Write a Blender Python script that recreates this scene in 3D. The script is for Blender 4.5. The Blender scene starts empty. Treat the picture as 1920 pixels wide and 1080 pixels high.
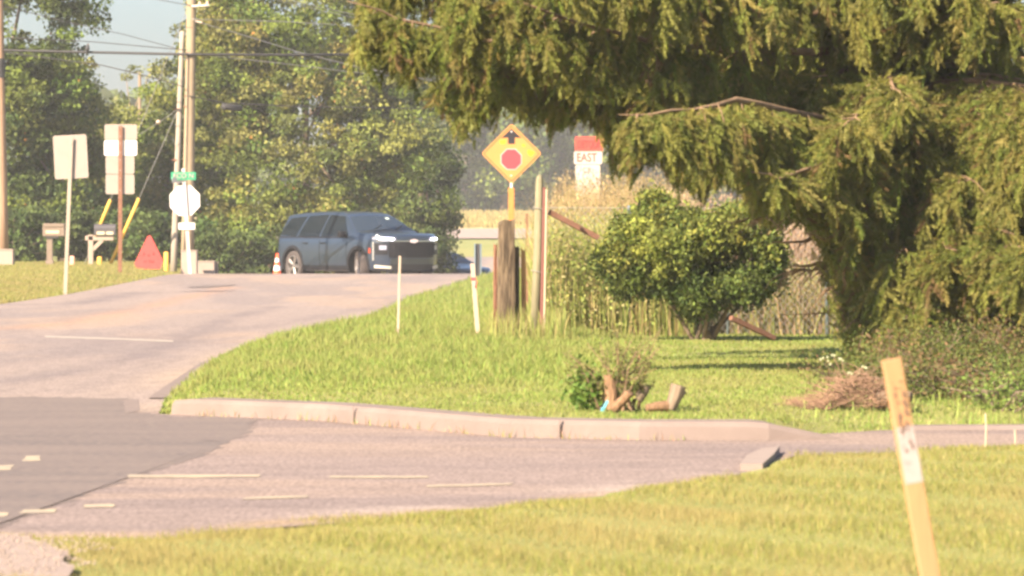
import bpy, math, random
import numpy as np
from mathutils import Vector, Matrix

random.seed(7)
rng = np.random.default_rng(11)
C = bpy.context.scene.collection
S = bpy.context.scene

# ------------------------------------------------------------------ camera, sky, sun, exposure
F = 8000.0            # focal length in photo pixels (1920 wide)
CAMZ = 1.03
HOR = 455.0
cam_d = bpy.data.cameras.new('camera')
cam = bpy.data.objects.new('camera', cam_d)
C.objects.link(cam)
cam.location = (0, 0, CAMZ)
cam.rotation_euler = (math.radians(90), 0, 0)
cam_d.sensor_width = 36
cam_d.lens = F / 1920 * 36
cam_d.shift_y = -(540 - HOR) / 1920
cam_d.clip_start = 0.5
cam_d.clip_end = 3000
cam_d.dof.use_dof = True
cam_d.dof.focus_distance = 62
cam_d.dof.aperture_fstop = 11
S.camera = cam

SUN_AZ = Vector((-0.64, -0.77, 0)).normalized()    # direction towards the sun on the ground
SUN_EL = math.radians(34)
world = bpy.data.worlds.new('World')
S.world = world
world.use_nodes = True
wn = world.node_tree
bg = wn.nodes['Background']
sky = wn.nodes.new('ShaderNodeTexSky')
sky.sky_type = 'NISHITA'
sky.sun_disc = False
sky.sun_elevation = SUN_EL
sky.sun_rotation = math.atan2(SUN_AZ.x, SUN_AZ.y)
sky.air_density = 1.0
sky.dust_density = 3.0
sky.ozone_density = 4.0
wn.links.new(sky.outputs[0], bg.inputs[0])
bg.inputs[1].default_value = 0.06

sun_d = bpy.data.lights.new('sun', 'SUN')
sun_d.energy = 4.2
sun_d.angle = math.radians(0.5)
sun_d.color = (1.0, 0.82, 0.62)
sun = bpy.data.objects.new('sun', sun_d)
C.objects.link(sun)
sd = Vector((SUN_AZ.x * math.cos(SUN_EL), SUN_AZ.y * math.cos(SUN_EL), math.sin(SUN_EL)))
sun.rotation_euler = sd.to_track_quat('Z', 'Y').to_euler()
sun.location = sd * 40

S.view_settings.view_transform = 'Standard'
S.view_settings.look = 'None'
S.view_settings.gamma = 1
S.view_settings.use_curve_mapping = False
S.view_settings.exposure = 2.15
S.render.engine = 'CYCLES'
S.cycles.use_denoising = True
S.cycles.filter_width = 2.8
S.cycles.max_bounces = 8
S.cycles.diffuse_bounces = 6
S.cycles.transparent_max_bounces = 4
S.cycles.volume_bounces = 0

# ------------------------------------------------------------------ helpers
def at(px, py, d):
    return Vector(((px - 960) / F * d, d, CAMZ - (py - HOR) / F * d))

def lin(*pts):
    xs = [p[0] for p in pts]; ys = [p[1] for p in pts]
    return lambda v: np.interp(v, xs, ys)

def smooth(pts, step=2.0):
    """piecewise linear profile, blurred so that it has no kinks"""
    xs = np.arange(pts[0][0], pts[-1][0] + step, step)
    ys = np.interp(xs, [p[0] for p in pts], [p[1] for p in pts])
    for _ in range(5):
        ys[1:-1] = (ys[:-2] + 2 * ys[1:-1] + ys[2:]) / 4
    return lambda v: np.interp(v, xs, ys)

def smoothstep(a, b, v):
    t = np.clip((np.asarray(v, float) - a) / (b - a), 0, 1)
    return t * t * (3 - 2 * t)

def tag(o, label=None, cat=None, group=None, kind=None):
    if label: o['label'] = label
    if cat: o['category'] = cat
    if group: o['group'] = group
    if kind: o['kind'] = kind
    return o

def thing(name, loc, label, cat, group=None, rotz=0):
    o = bpy.data.objects.new(name, None)
    C.objects.link(o)
    o.location = loc
    o.rotation_euler = (0, 0, rotz)
    o.empty_display_size = 0.2
    return tag(o, label, cat, group)

def copy_tree(o, loc=None, parent=None, rotz=None):
    c = o.copy(); C.objects.link(c)
    if parent is not None: c.parent = parent
    if loc is not None: c.location = loc
    if rotz is not None: c.rotation_euler = (0, 0, rotz)
    for ch in list(o.children):
        copy_tree(ch, parent=c)
    return c

def np_mesh(name, verts, faces, mat, parent=None, col=None, smooth_sh=False, kind=None, origin=None, label=None):
    """faces: int array n x 3 or n x 4"""
    verts = np.asarray(verts, np.float32)
    if origin is not None:
        verts = verts - np.asarray(origin, np.float32)
    faces = np.asarray(faces, np.int32)
    k = faces.shape[1]
    me = bpy.data.meshes.new(name)
    me.vertices.add(len(verts)); me.vertices.foreach_set('co', verts.ravel())
    me.loops.add(faces.size); me.loops.foreach_set('vertex_index', faces.ravel())
    me.polygons.add(len(faces))
    me.polygons.foreach_set('loop_start', np.arange(len(faces), dtype=np.int32) * k)
    me.polygons.foreach_set('loop_total', np.full(len(faces), k, np.int32))
    if smooth_sh:
        me.polygons.foreach_set('use_smooth', np.ones(len(faces), bool))
    me.update(calc_edges=True)
    if col is not None:
        a = me.attributes.new('Col', 'FLOAT_COLOR', 'POINT')
        c4 = np.ones((len(verts), 4), np.float32); c4[:, :3] = col
        a.data.foreach_set('color', c4.ravel())
    if mat: me.materials.append(mat)
    o = bpy.data.objects.new(name, me)
    C.objects.link(o)
    if origin is not None and parent is None:
        o.location = origin
    if parent is not None: o.parent = parent
    if kind: o['kind'] = kind
    if label: o['label'] = label
    return o

class MB:
    def __init__(s): s.v = []; s.f = []
    def add(s, vs, fs):
        n = len(s.v); s.v += [tuple(v) for v in vs]; s.f += [tuple(i + n for i in f) for f in fs]
        return s
    def box(s, c, size, m=None):
        x, y, z = [k / 2 for k in size]
        vs = [Vector(p) for p in ((-x,-y,-z),(x,-y,-z),(x,y,-z),(-x,y,-z),(-x,-y,z),(x,-y,z),(x,y,z),(-x,y,z))]
        if m is not None: vs = [m @ v for v in vs]
        c = Vector(c)
        return s.add([v + c for v in vs], [(0,3,2,1),(4,5,6,7),(0,1,5,4),(1,2,6,5),(2,3,7,6),(3,0,4,7)])
    def tube(s, pts, r, n=8, cap=True):
        pts = [Vector(p) for p in pts]
        rs = r if isinstance(r, (list, tuple)) else [r] * len(pts)
        vs = []; fs = []
        up = None
        for i, p in enumerate(pts):
            t = (pts[min(i + 1, len(pts) - 1)] - pts[max(i - 1, 0)]).normalized()
            if up is None:
                up = Vector((0, 0, 1)) if abs(t.z) < .9 else Vector((1, 0, 0))
            u = t.cross(up).normalized(); w = u.cross(t).normalized(); up = w
            for k in range(n):
                a = 2 * math.pi * k / n
                vs.append(p + (u * math.cos(a) + w * math.sin(a)) * rs[i])
        for i in range(len(pts) - 1):
            for k in range(n):
                a = i * n + k; b = i * n + (k + 1) % n
                fs.append((a, b, b + n, a + n))
        if cap:
            fs.append(tuple(range(n))[::-1]); fs.append(tuple(range((len(pts) - 1) * n, len(pts) * n)))
        return s.add(vs, fs)
    def prism(s, poly, t, o=(0, 0, 0), u=(1, 0, 0), w=(0, 0, 1), nrm=(0, -1, 0)):
        """polygon in (u,w) about o, its front at o, thickness t going back along -nrm"""
        o, u, w, nrm = Vector(o), Vector(u), Vector(w), Vector(nrm)
        n = len(poly)
        fr = [o + u * a + w * b for a, b in poly]
        bk = [p - nrm * t for p in fr]
        fs = [tuple(range(n)), tuple(range(2 * n - 1, n - 1, -1))]
        for i in range(n):
            j = (i + 1) % n
            fs.append((i, i + n, j + n, j))
        return s.add(fr + bk, fs)
    def lathe(s, prof, n=24, axis='Z', c=(0, 0, 0)):
        vs = []; fs = []
        for r, h in prof:
            for k in range(n):
                a = 2 * math.pi * k / n
                p = (r * math.cos(a), r * math.sin(a), h)
                if axis == 'Y': p = (p[0], h, p[1])
                vs.append(Vector(p) + Vector(c))
        m = len(prof)
        for i in range(m - 1):
            for k in range(n):
                a = i * n + k; b = i * n + (k + 1) % n
                fs.append((a, b, b + n, a + n) if axis == 'Z' else (b, a, a + n, b + n))
        return s.add(vs, fs)
    def build(s, name, mat, parent=None, origin=None, smooth_sh=False, bevel=0, kind=None, label=None):
        og = Vector(origin) if origin is not None else Vector((0, 0, 0))
        me = bpy.data.meshes.new(name)
        me.from_pydata([tuple(Vector(v) - og) for v in s.v], [], s.f)
        if smooth_sh:
            me.polygons.foreach_set('use_smooth', [True] * len(me.polygons))
        me.materials.append(mat)
        me.update()
        o = bpy.data.objects.new(name, me)
        C.objects.link(o)
        if parent is not None: o.parent = parent
        elif origin is not None: o.location = og
        if bevel:
            b = o.modifiers.new('bevel', 'BEVEL'); b.width = bevel; b.segments = 2; b.limit_method = 'ANGLE'
        if kind: o['kind'] = kind
        if label: o['label'] = label
        return o

def rounded(w, h, r, n=4):
    pts = []
    for cx, cy, a0 in ((w/2-r, h/2-r, 0), (-w/2+r, h/2-r, 90), (-w/2+r, -h/2+r, 180), (w/2-r, -h/2+r, 270)):
        for k in range(n + 1):
            a = math.radians(a0 + 90 * k / n)
            pts.append((cx + r * math.cos(a), cy + r * math.sin(a)))
    return pts

def ngon(n, r, rot=0):
    return [(r * math.cos(2*math.pi*k/n + rot), r * math.sin(2*math.pi*k/n + rot)) for k in range(n)]

def text_mesh(name, txt, size, mat, parent, o, thick=.002, u=(1, 0, 0), w=(0, 0, 1), nrm=(0, -1, 0), width=None):
    cu = bpy.data.curves.new(name, 'FONT')
    cu.body = txt; cu.size = size; cu.align_x = 'CENTER'; cu.align_y = 'CENTER'; cu.extrude = thick; cu.offset = size * .012
    ob = bpy.data.objects.new(name, cu)
    C.objects.link(ob)
    me = bpy.data.meshes.new_from_object(ob.evaluated_get(bpy.context.evaluated_depsgraph_get()))
    bpy.data.objects.remove(ob); bpy.data.curves.remove(cu)
    xs = [v.co.x for v in me.vertices]
    sx = (width / (max(xs) - min(xs))) if width else 1
    o, u, w, nrm = Vector(o), Vector(u), Vector(w), Vector(nrm)
    for v in me.vertices:
        v.co = o + u * (v.co.x * sx) + w * v.co.y + nrm * v.co.z
    me.materials.clear(); me.materials.append(mat)
    m = bpy.data.objects.new(name, me); C.objects.link(m); m.parent = parent
    return m

# ------------------------------------------------------------------ materials
def mat(name, col, rough=.7, noise=0, nscale=8, bump=0, metal=0, attr=False, trans=0, col2=None, coat=0, emit=0, stretch=None, detail=6, spec=.3):
    m = bpy.data.materials.new(name); m.use_nodes = True
    nt = m.node_tree; b = nt.nodes['Principled BSDF']; L = nt.links.new
    b.inputs['Roughness'].default_value = rough
    b.inputs['Metallic'].default_value = metal
    b.inputs['Specular IOR Level'].default_value = spec
    if coat: b.inputs['Coat Weight'].default_value = coat; b.inputs['Coat Roughness'].default_value = .06
    src = None
    if attr:
        a = nt.nodes.new('ShaderNodeAttribute'); a.attribute_name = 'Col'; src = a.outputs['Color']
    if noise or bump:
        tc = nt.nodes.new('ShaderNodeTexCoord'); vec = tc.outputs['Object']
        if stretch:
            mp = nt.nodes.new('ShaderNodeMapping'); mp.inputs['Scale'].default_value = stretch
            L(vec, mp.inputs['Vector']); vec = mp.outputs[0]
        n = nt.nodes.new('ShaderNodeTexNoise'); n.inputs['Scale'].default_value = nscale; n.inputs['Detail'].default_value = detail
        n.inputs['Roughness'].default_value = .65
        L(vec, n.inputs['Vector'])
        if noise:
            r = nt.nodes.new('ShaderNodeValToRGB')
            c1 = [c * (1 - noise) for c in col]; c2 = col2 or [min(1, c * (1 + noise)) for c in col]
            r.color_ramp.elements[0].position = .3; r.color_ramp.elements[1].position = .7
            r.color_ramp.elements[0].color = (*c1, 1); r.color_ramp.elements[1].color = (*c2, 1)
            L(n.outputs['Fac'], r.inputs[0])
            src = r.outputs[0]
        if bump:
            bp = nt.nodes.new('ShaderNodeBump'); bp.inputs['Strength'].default_value = bump; bp.inputs['Distance'].default_value = .02
            L(n.outputs['Fac'], bp.inputs['Height']); L(bp.outputs[0], b.inputs['Normal'])
    if src: L(src, b.inputs['Base Color'])
    else: b.inputs['Base Color'].default_value = (*col, 1)
    if emit:
        b.inputs['Emission Color'].default_value = (*col, 1); b.inputs['Emission Strength'].default_value = emit
    if trans:
        t = nt.nodes.new('ShaderNodeBsdfTranslucent'); mx = nt.nodes.new('ShaderNodeMixShader'); mx.inputs[0].default_value = trans
        if src: L(src, t.inputs[0])
        else: t.inputs[0].default_value = (*col, 1)
        L(b.outputs[0], mx.inputs[1]); L(t.outputs[0], mx.inputs[2])
        L(mx.outputs[0], nt.nodes['Material Output'].inputs['Surface'])
    return m

M = {}
M['leaf'] = mat('leaf', (.08, .12, .03), .65, attr=True, trans=.36, spec=.2)
M['grass'] = mat('grass', (.1, .14, .03), .7, attr=True, trans=.42, spec=.15)
M['needle'] = mat('needle', (.06, .08, .02), .65, attr=True, trans=.12)
M['bark'] = mat('bark', (.16, .12, .085), .9, noise=.5, nscale=14, bump=.6, stretch=(1, 1, .25))
M['twig'] = mat('twig', (.19, .125, .075), .9, noise=.35, nscale=9)
M['pole_wood'] = mat('pole_wood', (.25, .19, .125), .85, noise=.28, nscale=9, bump=.3, stretch=(6, 6, .25))
M['pole_pale'] = mat('pole_pale', (.28, .235, .19), .8, noise=.15, nscale=9, stretch=(6, 6, .2))
M['pole_brown'] = mat('pole_brown', (.30, .19, .12), .85, noise=.35, nscale=6, stretch=(5, 5, .2))
M['old_wood'] = mat('old_wood', (.075, .05, .036), .95, noise=.65, nscale=11, bump=1.0, stretch=(4, 4, .45), col2=(.175, .128, .08))
M['green_wood'] = mat('green_wood', (.19, .17, .105), .9, noise=.25, nscale=12, bump=.4, stretch=(5, 5, .25))
M['brown_wood'] = mat('brown_wood', (.15, .075, .05), .85, noise=.3, nscale=14, stretch=(1, 4, 4))
M['orange_wood'] = mat('orange_wood', (.36, .2, .08), .9, noise=.4, nscale=16, stretch=(4, 4, .4))
M['lath'] = mat('lath', (.36, .285, .225), .8, noise=.12, nscale=14, stretch=(8, 8, .3))
M['lath_fresh'] = mat('lath_fresh', (.33, .19, .092), .75, noise=.12, nscale=22, stretch=(9, 9, .3), bump=.15)
M['lath_paint'] = mat('lath_paint', (.31, .26, .25), .7, noise=.15, nscale=40)
M['ink'] = mat('ink', (.12, .075, .06), .8)
M['metal_back'] = mat('metal_back', (.27, .225, .195), .5, noise=.06, nscale=5, metal=.15)
M['metal_white'] = mat('metal_white', (.60, .56, .54), .35, metal=.2, noise=.05, nscale=4)
M['galv'] = mat('galv', (.36, .33, .29), .5, metal=.4, noise=.12, nscale=20)
M['galv_blue'] = mat('galv_blue', (.13, .17, .20), .5, metal=.3, noise=.1, nscale=10)
M['rust'] = mat('rust', (.16, .075, .045), .85, noise=.3, nscale=25)
M['orange_sign'] = mat('orange_sign', (.42, .185, .05), .5, noise=.05, nscale=3)
M['orange_post'] = mat('orange_post', (.42, .16, .035), .6, noise=.1, nscale=9)
M['sign_yellow'] = mat('sign_yellow', (.42, .25, .008), .6)
M['sign_black'] = mat('sign_black', (.015, .012, .016), .5)
M['sign_red'] = mat('sign_red', (.32, .038, .048), .5)
M['sign_pink'] = mat('sign_pink', (.40, .055, .042), .6)
M['sign_white'] = mat('sign_white', (.36, .31, .285), .5, noise=.06, nscale=6)
M['letter_red'] = mat('letter_red', (.17, .03, .03), .6)
M['letter_grey'] = mat('letter_grey', (.19, .155, .14), .6)
M['pale_flower'] = mat('pale_flower', (.26, .27, .16), .7)
M['nose'] = mat('pale_concrete', (.225, .18, .155), .9, noise=.1, nscale=6)
M['red_cloth'] = mat('red_cloth', (.34, .045, .04), .75, noise=.12, nscale=6)
M['red_dark'] = mat('red_dark', (.27, .032, .03), .8)
M['yellow_plastic'] = mat('yellow_plastic', (.62, .36, .06), .6, noise=.1, nscale=8)
M['tan_box'] = mat('tan_box', (.27, .215, .18), .7, noise=.06, nscale=5)
M['pink_marker'] = mat('pink_marker', (.55, .30, .23), .7)
M['green_sign'] = mat('green_sign', (.03, .27, .14), .5)
M['mail_tan'] = mat('mail_tan', (.16, .12, .09), .6, noise=.1, nscale=12)
M['mail_black'] = mat('mail_black', (.055, .05, .055), .5)
M['mail_wood'] = mat('mail_wood', (.28, .215, .175), .8, noise=.1, nscale=15, stretch=(3, 3, .6))
M['mail_number'] = mat('mail_number', (.4, .33, .24), .6)
M['cable'] = mat('cable', (.035, .033, .035), .7)
M['cable_pale'] = mat('cable_pale', (.26, .25, .24), .5, metal=.3)
M['bird'] = mat('bird', (.04, .04, .045), .7)
M['insulator'] = mat('insulator', (.55, .4, .32), .4)
M['cone_orange'] = mat('cone_orange', (.75, .10, .035), .6)
M['cone_white'] = mat('cone_white', (.78, .76, .74), .5)
M['ribbon'] = mat('ribbon', (.45, .06, .07), .6)
M['fibre_red'] = mat('fibre_red', (.15, .055, .045), .5)
M['fibre_white'] = mat('fibre_white', (.38, .30, .21), .5)
M['cyan'] = mat('cyan', (.10, .35, .40), .5)
M['dry'] = mat('dry', (.35, .25, .12), .8, attr=True, trans=.25)
M['concrete'] = mat('concrete', (.162, .127, .112), .9, noise=.14, nscale=2.5, bump=.3, detail=9)
M['joint'] = mat('joint', (.145, .115, .10), .95)
M['gravel'] = mat('gravel', (.245, .193, .165), .95, noise=.16, nscale=5, bump=.6, detail=10)
M['dirt'] = mat('dirt', (.30, .22, .14), .95, noise=.25, nscale=7, bump=.5)
M['paint_line'] = mat('paint_line', (.21, .17, .145), .8, noise=.01, nscale=7, detail=10, col2=(.40, .335, .215))
M['stop_line'] = mat('stop_line', (.24, .20, .172), .8, noise=.01, nscale=5, detail=10, col2=(.34, .30, .24))
M['wire_mesh'] = mat('wire_mesh', (.22, .215, .20), .5, metal=.4)

def ground_mat(name, cols, scales, bump=.4, stretch=None):
    """three noise scales mixed between colours"""
    m = bpy.data.materials.new(name); m.use_nodes = True
    nt = m.node_tree; b = nt.nodes['Principled BSDF']; L = nt.links.new
    b.inputs['Roughness'].default_value = .92; b.inputs['Specular IOR Level'].default_value = .2
    tc = nt.nodes.new('ShaderNodeTexCoord'); vec = tc.outputs['Object']
    prev = None
    for i, sc in enumerate(scales):
        mp = nt.nodes.new('ShaderNodeMapping')
        if stretch: mp.inputs['Scale'].default_value = stretch if i < 2 else (1, 1, 1)
        L(vec, mp.inputs[0])
        n = nt.nodes.new('ShaderNodeTexNoise'); n.inputs['Scale'].default_value = sc; n.inputs['Detail'].default_value = 5
        L(mp.outputs[0], n.inputs['Vector'])
        r = nt.nodes.new('ShaderNodeValToRGB')
        r.color_ramp.elements[0].position = .42; r.color_ramp.elements[1].position = .60
        r.color_ramp.elements[0].color = (0, 0, 0, 1)
        L(n.outputs['Fac'], r.inputs[0])
        mx = nt.nodes.new('ShaderNodeMix'); mx.data_type = 'RGBA'
        sc_ = nt.nodes.new('ShaderNodeMath'); sc_.operation = 'MULTIPLY'; sc_.inputs[1].default_value = cols[i + 1][1]
        L(r.outputs[0], sc_.inputs[0]); L(sc_.outputs[0], mx.inputs[0])
        if prev is None: mx.inputs[6].default_value = (*cols[0][0], 1)
        else: L(prev, mx.inputs[6])
        mx.inputs[7].default_value = (*cols[i + 1][0], 1)
        prev = mx.outputs[2]
        last = n
    L(prev, b.inputs['Base Color'])
    bp = nt.nodes.new('ShaderNodeBump'); bp.inputs['Strength'].default_value = bump; bp.inputs['Distance'].default_value = .015
    L(last.outputs['Fac'], bp.inputs['Height']); L(bp.outputs[0], b.inputs['Normal'])
    return m
M['soil'] = ground_mat('turf_soil', [((.18, .19, .055), 1), ((.24, .215, .08), .8), ((.14, .16, .042), .6), ((.19, .195, .06), .6)], (.25, 1.3, 14))
def road_mat(name, st):
    m = mat(name, (.2, .16, .14), .9, spec=.15)
    nt = m.node_tree; b = nt.nodes['Principled BSDF']; L = nt.links.new
    a = nt.nodes.new('ShaderNodeAttribute'); a.attribute_name = 'Col'
    tc = nt.nodes.new('ShaderNodeTexCoord'); prev = a.outputs['Color']
    for sc_, stv, lo, hi in ((9, st, .88, 1.10), (55, (1, .22, 1), .72, 1.30)):
        mp = nt.nodes.new('ShaderNodeMapping'); mp.inputs['Scale'].default_value = stv; L(tc.outputs['Object'], mp.inputs[0])
        n = nt.nodes.new('ShaderNodeTexNoise'); n.inputs['Scale'].default_value = sc_; n.inputs['Detail'].default_value = 4; L(mp.outputs[0], n.inputs['Vector'])
        mr = nt.nodes.new('ShaderNodeMapRange'); mr.inputs['From Min'].default_value = .3; mr.inputs['From Max'].default_value = .7
        mr.inputs['To Min'].default_value = lo; mr.inputs['To Max'].default_value = hi; L(n.outputs['Fac'], mr.inputs['Value'])
        vm = nt.nodes.new('ShaderNodeVectorMath'); vm.operation = 'SCALE'; L(prev, vm.inputs[0]); L(mr.outputs[0], vm.inputs['Scale']); prev = vm.outputs[0]
    L(prev, b.inputs['Base Color'])
    bp = nt.nodes.new('ShaderNodeBump'); bp.inputs['Strength'].default_value = .25; bp.inputs['Distance'].default_value = .008
    L(n.outputs['Fac'], bp.inputs['Height']); L(bp.outputs[0], b.inputs['Normal'])
    return m
M['main_road'] = road_mat('worn_asphalt', (1, .2, 1))
M['side_road'] = road_mat('side_asphalt', (.3, 1, 1))
M['patch'] = ground_mat('dark_asphalt', [((.118, .097, .092), 1), ((.098, .083, .082), .8), ((.15, .12, .108), .6), ((.185, .15, .125), .5)], (.9, 2.2, 24), .4, (.25, .8, 1))
M['far_field'] = mat('far_field', (.33, .265, .115), .9, noise=.15, nscale=.3)
M['far_road'] = mat('far_road', (.26, .20, .17), .9, noise=.05, nscale=1)

# ------------------------------------------------------------------ terrain
g_mid = smooth([(-120, 0), (68, 0), (80, .05), (92, .165), (101, .245), (106, .272), (111, .235), (118, -.06), (132, -.42), (150, -.72), (178, -.95),
                (198, -.55), (222, .75), (236, 1.2), (262, 1.9), (332, 3.1), (420, 3.6), (700, 4.6), (1400, 6.0)])
g_left = smooth([(-120, 0), (64, .12), (72, .2), (80, .25), (100, .40), (114, .44), (160, .45), (200, .4), (240, 1.2), (332, 3.1), (420, 3.6), (700, 4.6), (1400, 6.0)])
roadL = lin((-100, -20), (60, -14), (66, -8.75), (70, -8.45), (86, -8.3), (105, -8.3), (118, -8.6), (135, -8.2), (160, -6.5), (215, -4))
roadR = lin((-100, -1.9), (25.6, -2.12), (28, -2.27), (36, -2.52), (40, -2.5), (44, -2.2), (50, -1.92), (58, -1.86), (73, -1.8), (84, -1.4), (95, -.95), (106, -.35), (118, .2), (135, 1.2), (160, 3.2), (215, 5))
farC = lin((-2.9, 26.3), (-2.04, 25.5), (-1.1, 24.6), (-.53, 23.5), (0, 22.5), (.65, 22.2), (1.33, 22.15), (1.65, 22.9), (2.0, 23.35), (3.0, 23.45), (6, 23.6), (30, 24.5))
nearC = lin((-30, 9), (-4, 13.4), (-1.77, 14.7), (-1.24, 15.0), (-.93, 15.55), (-.44, 16.1), (0, 16.75), (.53, 17.8), (1.03, 19.2), (1.36, 20.8), (1.96, 21.2), (2.57, 21.4), (6, 21.6), (30, 22.5))

def in_road(x, d):
    x = np.asarray(x, float); d = np.asarray(d, float)
    main = (d > 20) & (d < 216) & (x > roadL(d)) & (x < roadR(d))
    side = (d > nearC(x)) & (d < farC(x))
    left = (x < -1.9) & (d < 64) & (d > nearC(x)) & (x < roadR(np.maximum(d, 26)))
    return main | side | left

def G(x, d):
    x = np.asarray(x, float); d = np.asarray(d, float)
    bl = smoothstep(0, 1.8, roadL(d) - x) * smoothstep(58, 68, d)
    z = g_mid(d) * (1 - bl) + g_left(d) * bl
    # lawn behind the far kerb stands level with the kerb top, the near lawn swells a little
    z = z + .10 * smoothstep(0, .5, d - farC(x)) * smoothstep(0, .35, x - roadR(d)) * (1 - smoothstep(60, 90, d)) * (1 - smoothstep(1.3, 1.8, x) * (1 - smoothstep(23.4, 25, d)))
    z = z + .035 * smoothstep(0, 1.2, nearC(x) - d)
    z = z + .012 * np.sin(x * 3.1 + d * .9) * np.sin(d * 1.7 - x) * (~in_road(x, d)) * (1 - smoothstep(60, 90, d))
    return z

def Gz(x, d): return float(G(x, d))
def gp(px, d):
    x = (px - 960) / F * d
    return Vector((x, d, Gz(x, d)))

def axis(segs):
    out = [segs[0][0]]
    for a, b, st in segs:
        n = max(1, round((b - a) / st)); out += list(np.linspace(a, b, n + 1)[1:])
    return np.array(out)
xs = axis([(-900, -100, 100), (-100, -30, 10), (-30, -14, 2), (-14, -9, .5), (-9, 6, .2), (6, 14, 1), (14, 40, 4), (40, 100, 12), (100, 900, 100)])
ds = axis([(-120, -10, 10), (-10, 8, 2), (8, 30, .2), (30, 70, .5), (70, 160, 1), (160, 340, 4), (340, 700, 20), (700, 1300, 60)])
X, D = np.meshgrid(xs, ds)
Z = G(X, D) - .06 * in_road(X, D)
nx, nd = len(xs), len(ds)
idx = np.arange(nx * nd).reshape(nd, nx)
quads = np.stack([idx[:-1, :-1].ravel(), idx[:-1, 1:].ravel(), idx[1:, 1:].ravel(), idx[1:, :-1].ravel()], 1)
ground = np_mesh('ground', np.stack([X.ravel(), D.ravel(), Z.ravel()], 1), quads, M['soil'], smooth_sh=True)
tag(ground, kind='structure')

def sheet(name, fl, fr, dd, m, lift, nacross=14):
    """a strip along the depth between two side curves"""
    v = []
    for d in dd:
        a, b = float(fl(d)), float(fr(d))
        for k in range(nacross + 1):
            x = a + (b - a) * k / nacross
            v.append((x, d, float(g_mid(d)) + lift))
    n = nacross + 1
    q = [(i * n + k, i * n + k + 1, (i + 1) * n + k + 1, (i + 1) * n + k) for i in range(len(dd) - 1) for k in range(nacross)]
    o = np_mesh(name, v, q, m, smooth_sh=True)
    return tag(o, kind='structure')

def wnoise(x, y, seed, fx_, fy_, octv=4):
    """value noise from sums of rotated sines, in 0..1"""
    r2 = np.random.default_rng(seed); t = np.zeros_like(x); a_ = 1.0; tot = 0
    for o_ in range(octv):
        for _ in range(3):
            p1, p2, th = r2.uniform(0, 6.28), r2.uniform(0, 6.28), r2.uniform(-.5, .5)
            u = (x * math.cos(th) + y * .15 * math.sin(th)) * fx_ * 2 ** o_ * r2.uniform(.7, 1.3); w = (y * math.cos(th) - x * .15 * math.sin(th)) * fy_ * 2 ** o_ * r2.uniform(.7, 1.3)
            t += a_ * np.sin(u + p1 + .8 * np.sin(w * .7)) * np.sin(w + p2 + .8 * np.sin(u * .6))
        tot += a_ * 1.6; a_ *= .6
    return np.clip(.5 + t / tot, 0, 1)
def stain(x, d, pix, wid, amp=1.0):
    """soft mask round a line on the ground"""
    pts = []
    for px, py in pix:
        dd = 1.03 * F / (py - HOR)
        for _ in range(12): dd = (CAMZ - float(g_mid(dd))) * F / (py - HOR)
        pts.append(((px - 960) / F * dd, dd))
    best = np.full(x.shape, 1e9)
    for (ax_, ad), (bx_, bd) in zip(pts[:-1], pts[1:]):
        L2 = (bx_ - ax_) ** 2 + (bd - ad) ** 2
        t = np.clip(((x - ax_) * (bx_ - ax_) + (d - ad) * (bd - ad)) / L2, 0, 1)
        best = np.minimum(best, (x - ax_ - t * (bx_ - ax_)) ** 2 + (d - ad - t * (bd - ad)) ** 2)
    return amp * np.exp(-best / wid ** 2) * (.55 + .45 * wnoise(x, d, 77, 3, .8))
def mixc(c, col, m_):
    return c * (1 - m_[..., None]) + np.array(col) * m_[..., None]
def road_mesh(name, X_, D_, Zr, c, m):
    nd_, nx_ = X_.shape; id_ = np.arange(nx_ * nd_).reshape(nd_, nx_)
    q_ = np.stack([id_[:-1, :-1].ravel(), id_[:-1, 1:].ravel(), id_[1:, 1:].ravel(), id_[1:, :-1].ravel()], 1)
    return tag(np_mesh(name, np.stack([X_.ravel(), D_.ravel(), Zr.ravel()], 1), q_, m, col=np.clip(c.reshape(-1, 3), .01, .9), smooth_sh=True), kind='structure')
dd_m = axis([(25.98, 30, .25), (30, 70, .4), (70, 135, .6), (135, 214, 2)])
tt_m = np.linspace(0, 1, 90)
D_ = np.repeat(dd_m[:, None], 90, 1); X_ = roadL(D_) + (roadR(D_) - roadL(D_)) * tt_m[None, :]
c = np.ones(X_.shape + (3,)) * np.array([.222, .178, .156])
c = mixc(c, [.262, .196, .15], .7 * smoothstep(.45, .75, wnoise(X_, D_, 3, .55, .13)))
c = mixc(c, [.178, .147, .138], .75 * smoothstep(.5, .78, wnoise(X_, D_, 5, .9, .16)))
lane = (X_ - roadL(D_)) / (roadR(D_) - roadL(D_))
for f_ in (.62, .80, .18, .36):
    c = mixc(c, [.175, .145, .134], .38 * np.exp(-((X_ - (roadR(D_) + (f_ - 1) * 6.6)) / .28) ** 2) * wnoise(X_, D_, 9, .5, .1))
for pix, wd_, am in (([(0, 718), (120, 700), (250, 672), (345, 636), (430, 596), (520, 575)], .22, .75), ([(120, 737), (250, 700), (340, 668)], .18, .4), ([(300, 630), (480, 615), (620, 592), (760, 560)], .3, .45), ([(-60, 690), (90, 670), (250, 632)], .3, .4), ([(0, 572), (130, 571), (190, 562), (250, 549)], .35, .8)):
    c = mixc(c, [.13, .108, .108], stain(X_, D_, pix, wd_, am))
c = mixc(c, [.31, .185, .115], stain(X_, D_, [(0, 618), (130, 606), (250, 582), (340, 560), (430, 541)], .3, .55))
c = mixc(c, [.11, .09, .09], stain(X_, D_, [(250, 637), (420, 644), (470, 646)], .16, .5))
edge = np.exp(-((X_ - roadR(D_)) / .35) ** 2) * wnoise(X_, D_, 21, 2, .5)
c = mixc(c, [.27, .21, .16], edge)
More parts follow.
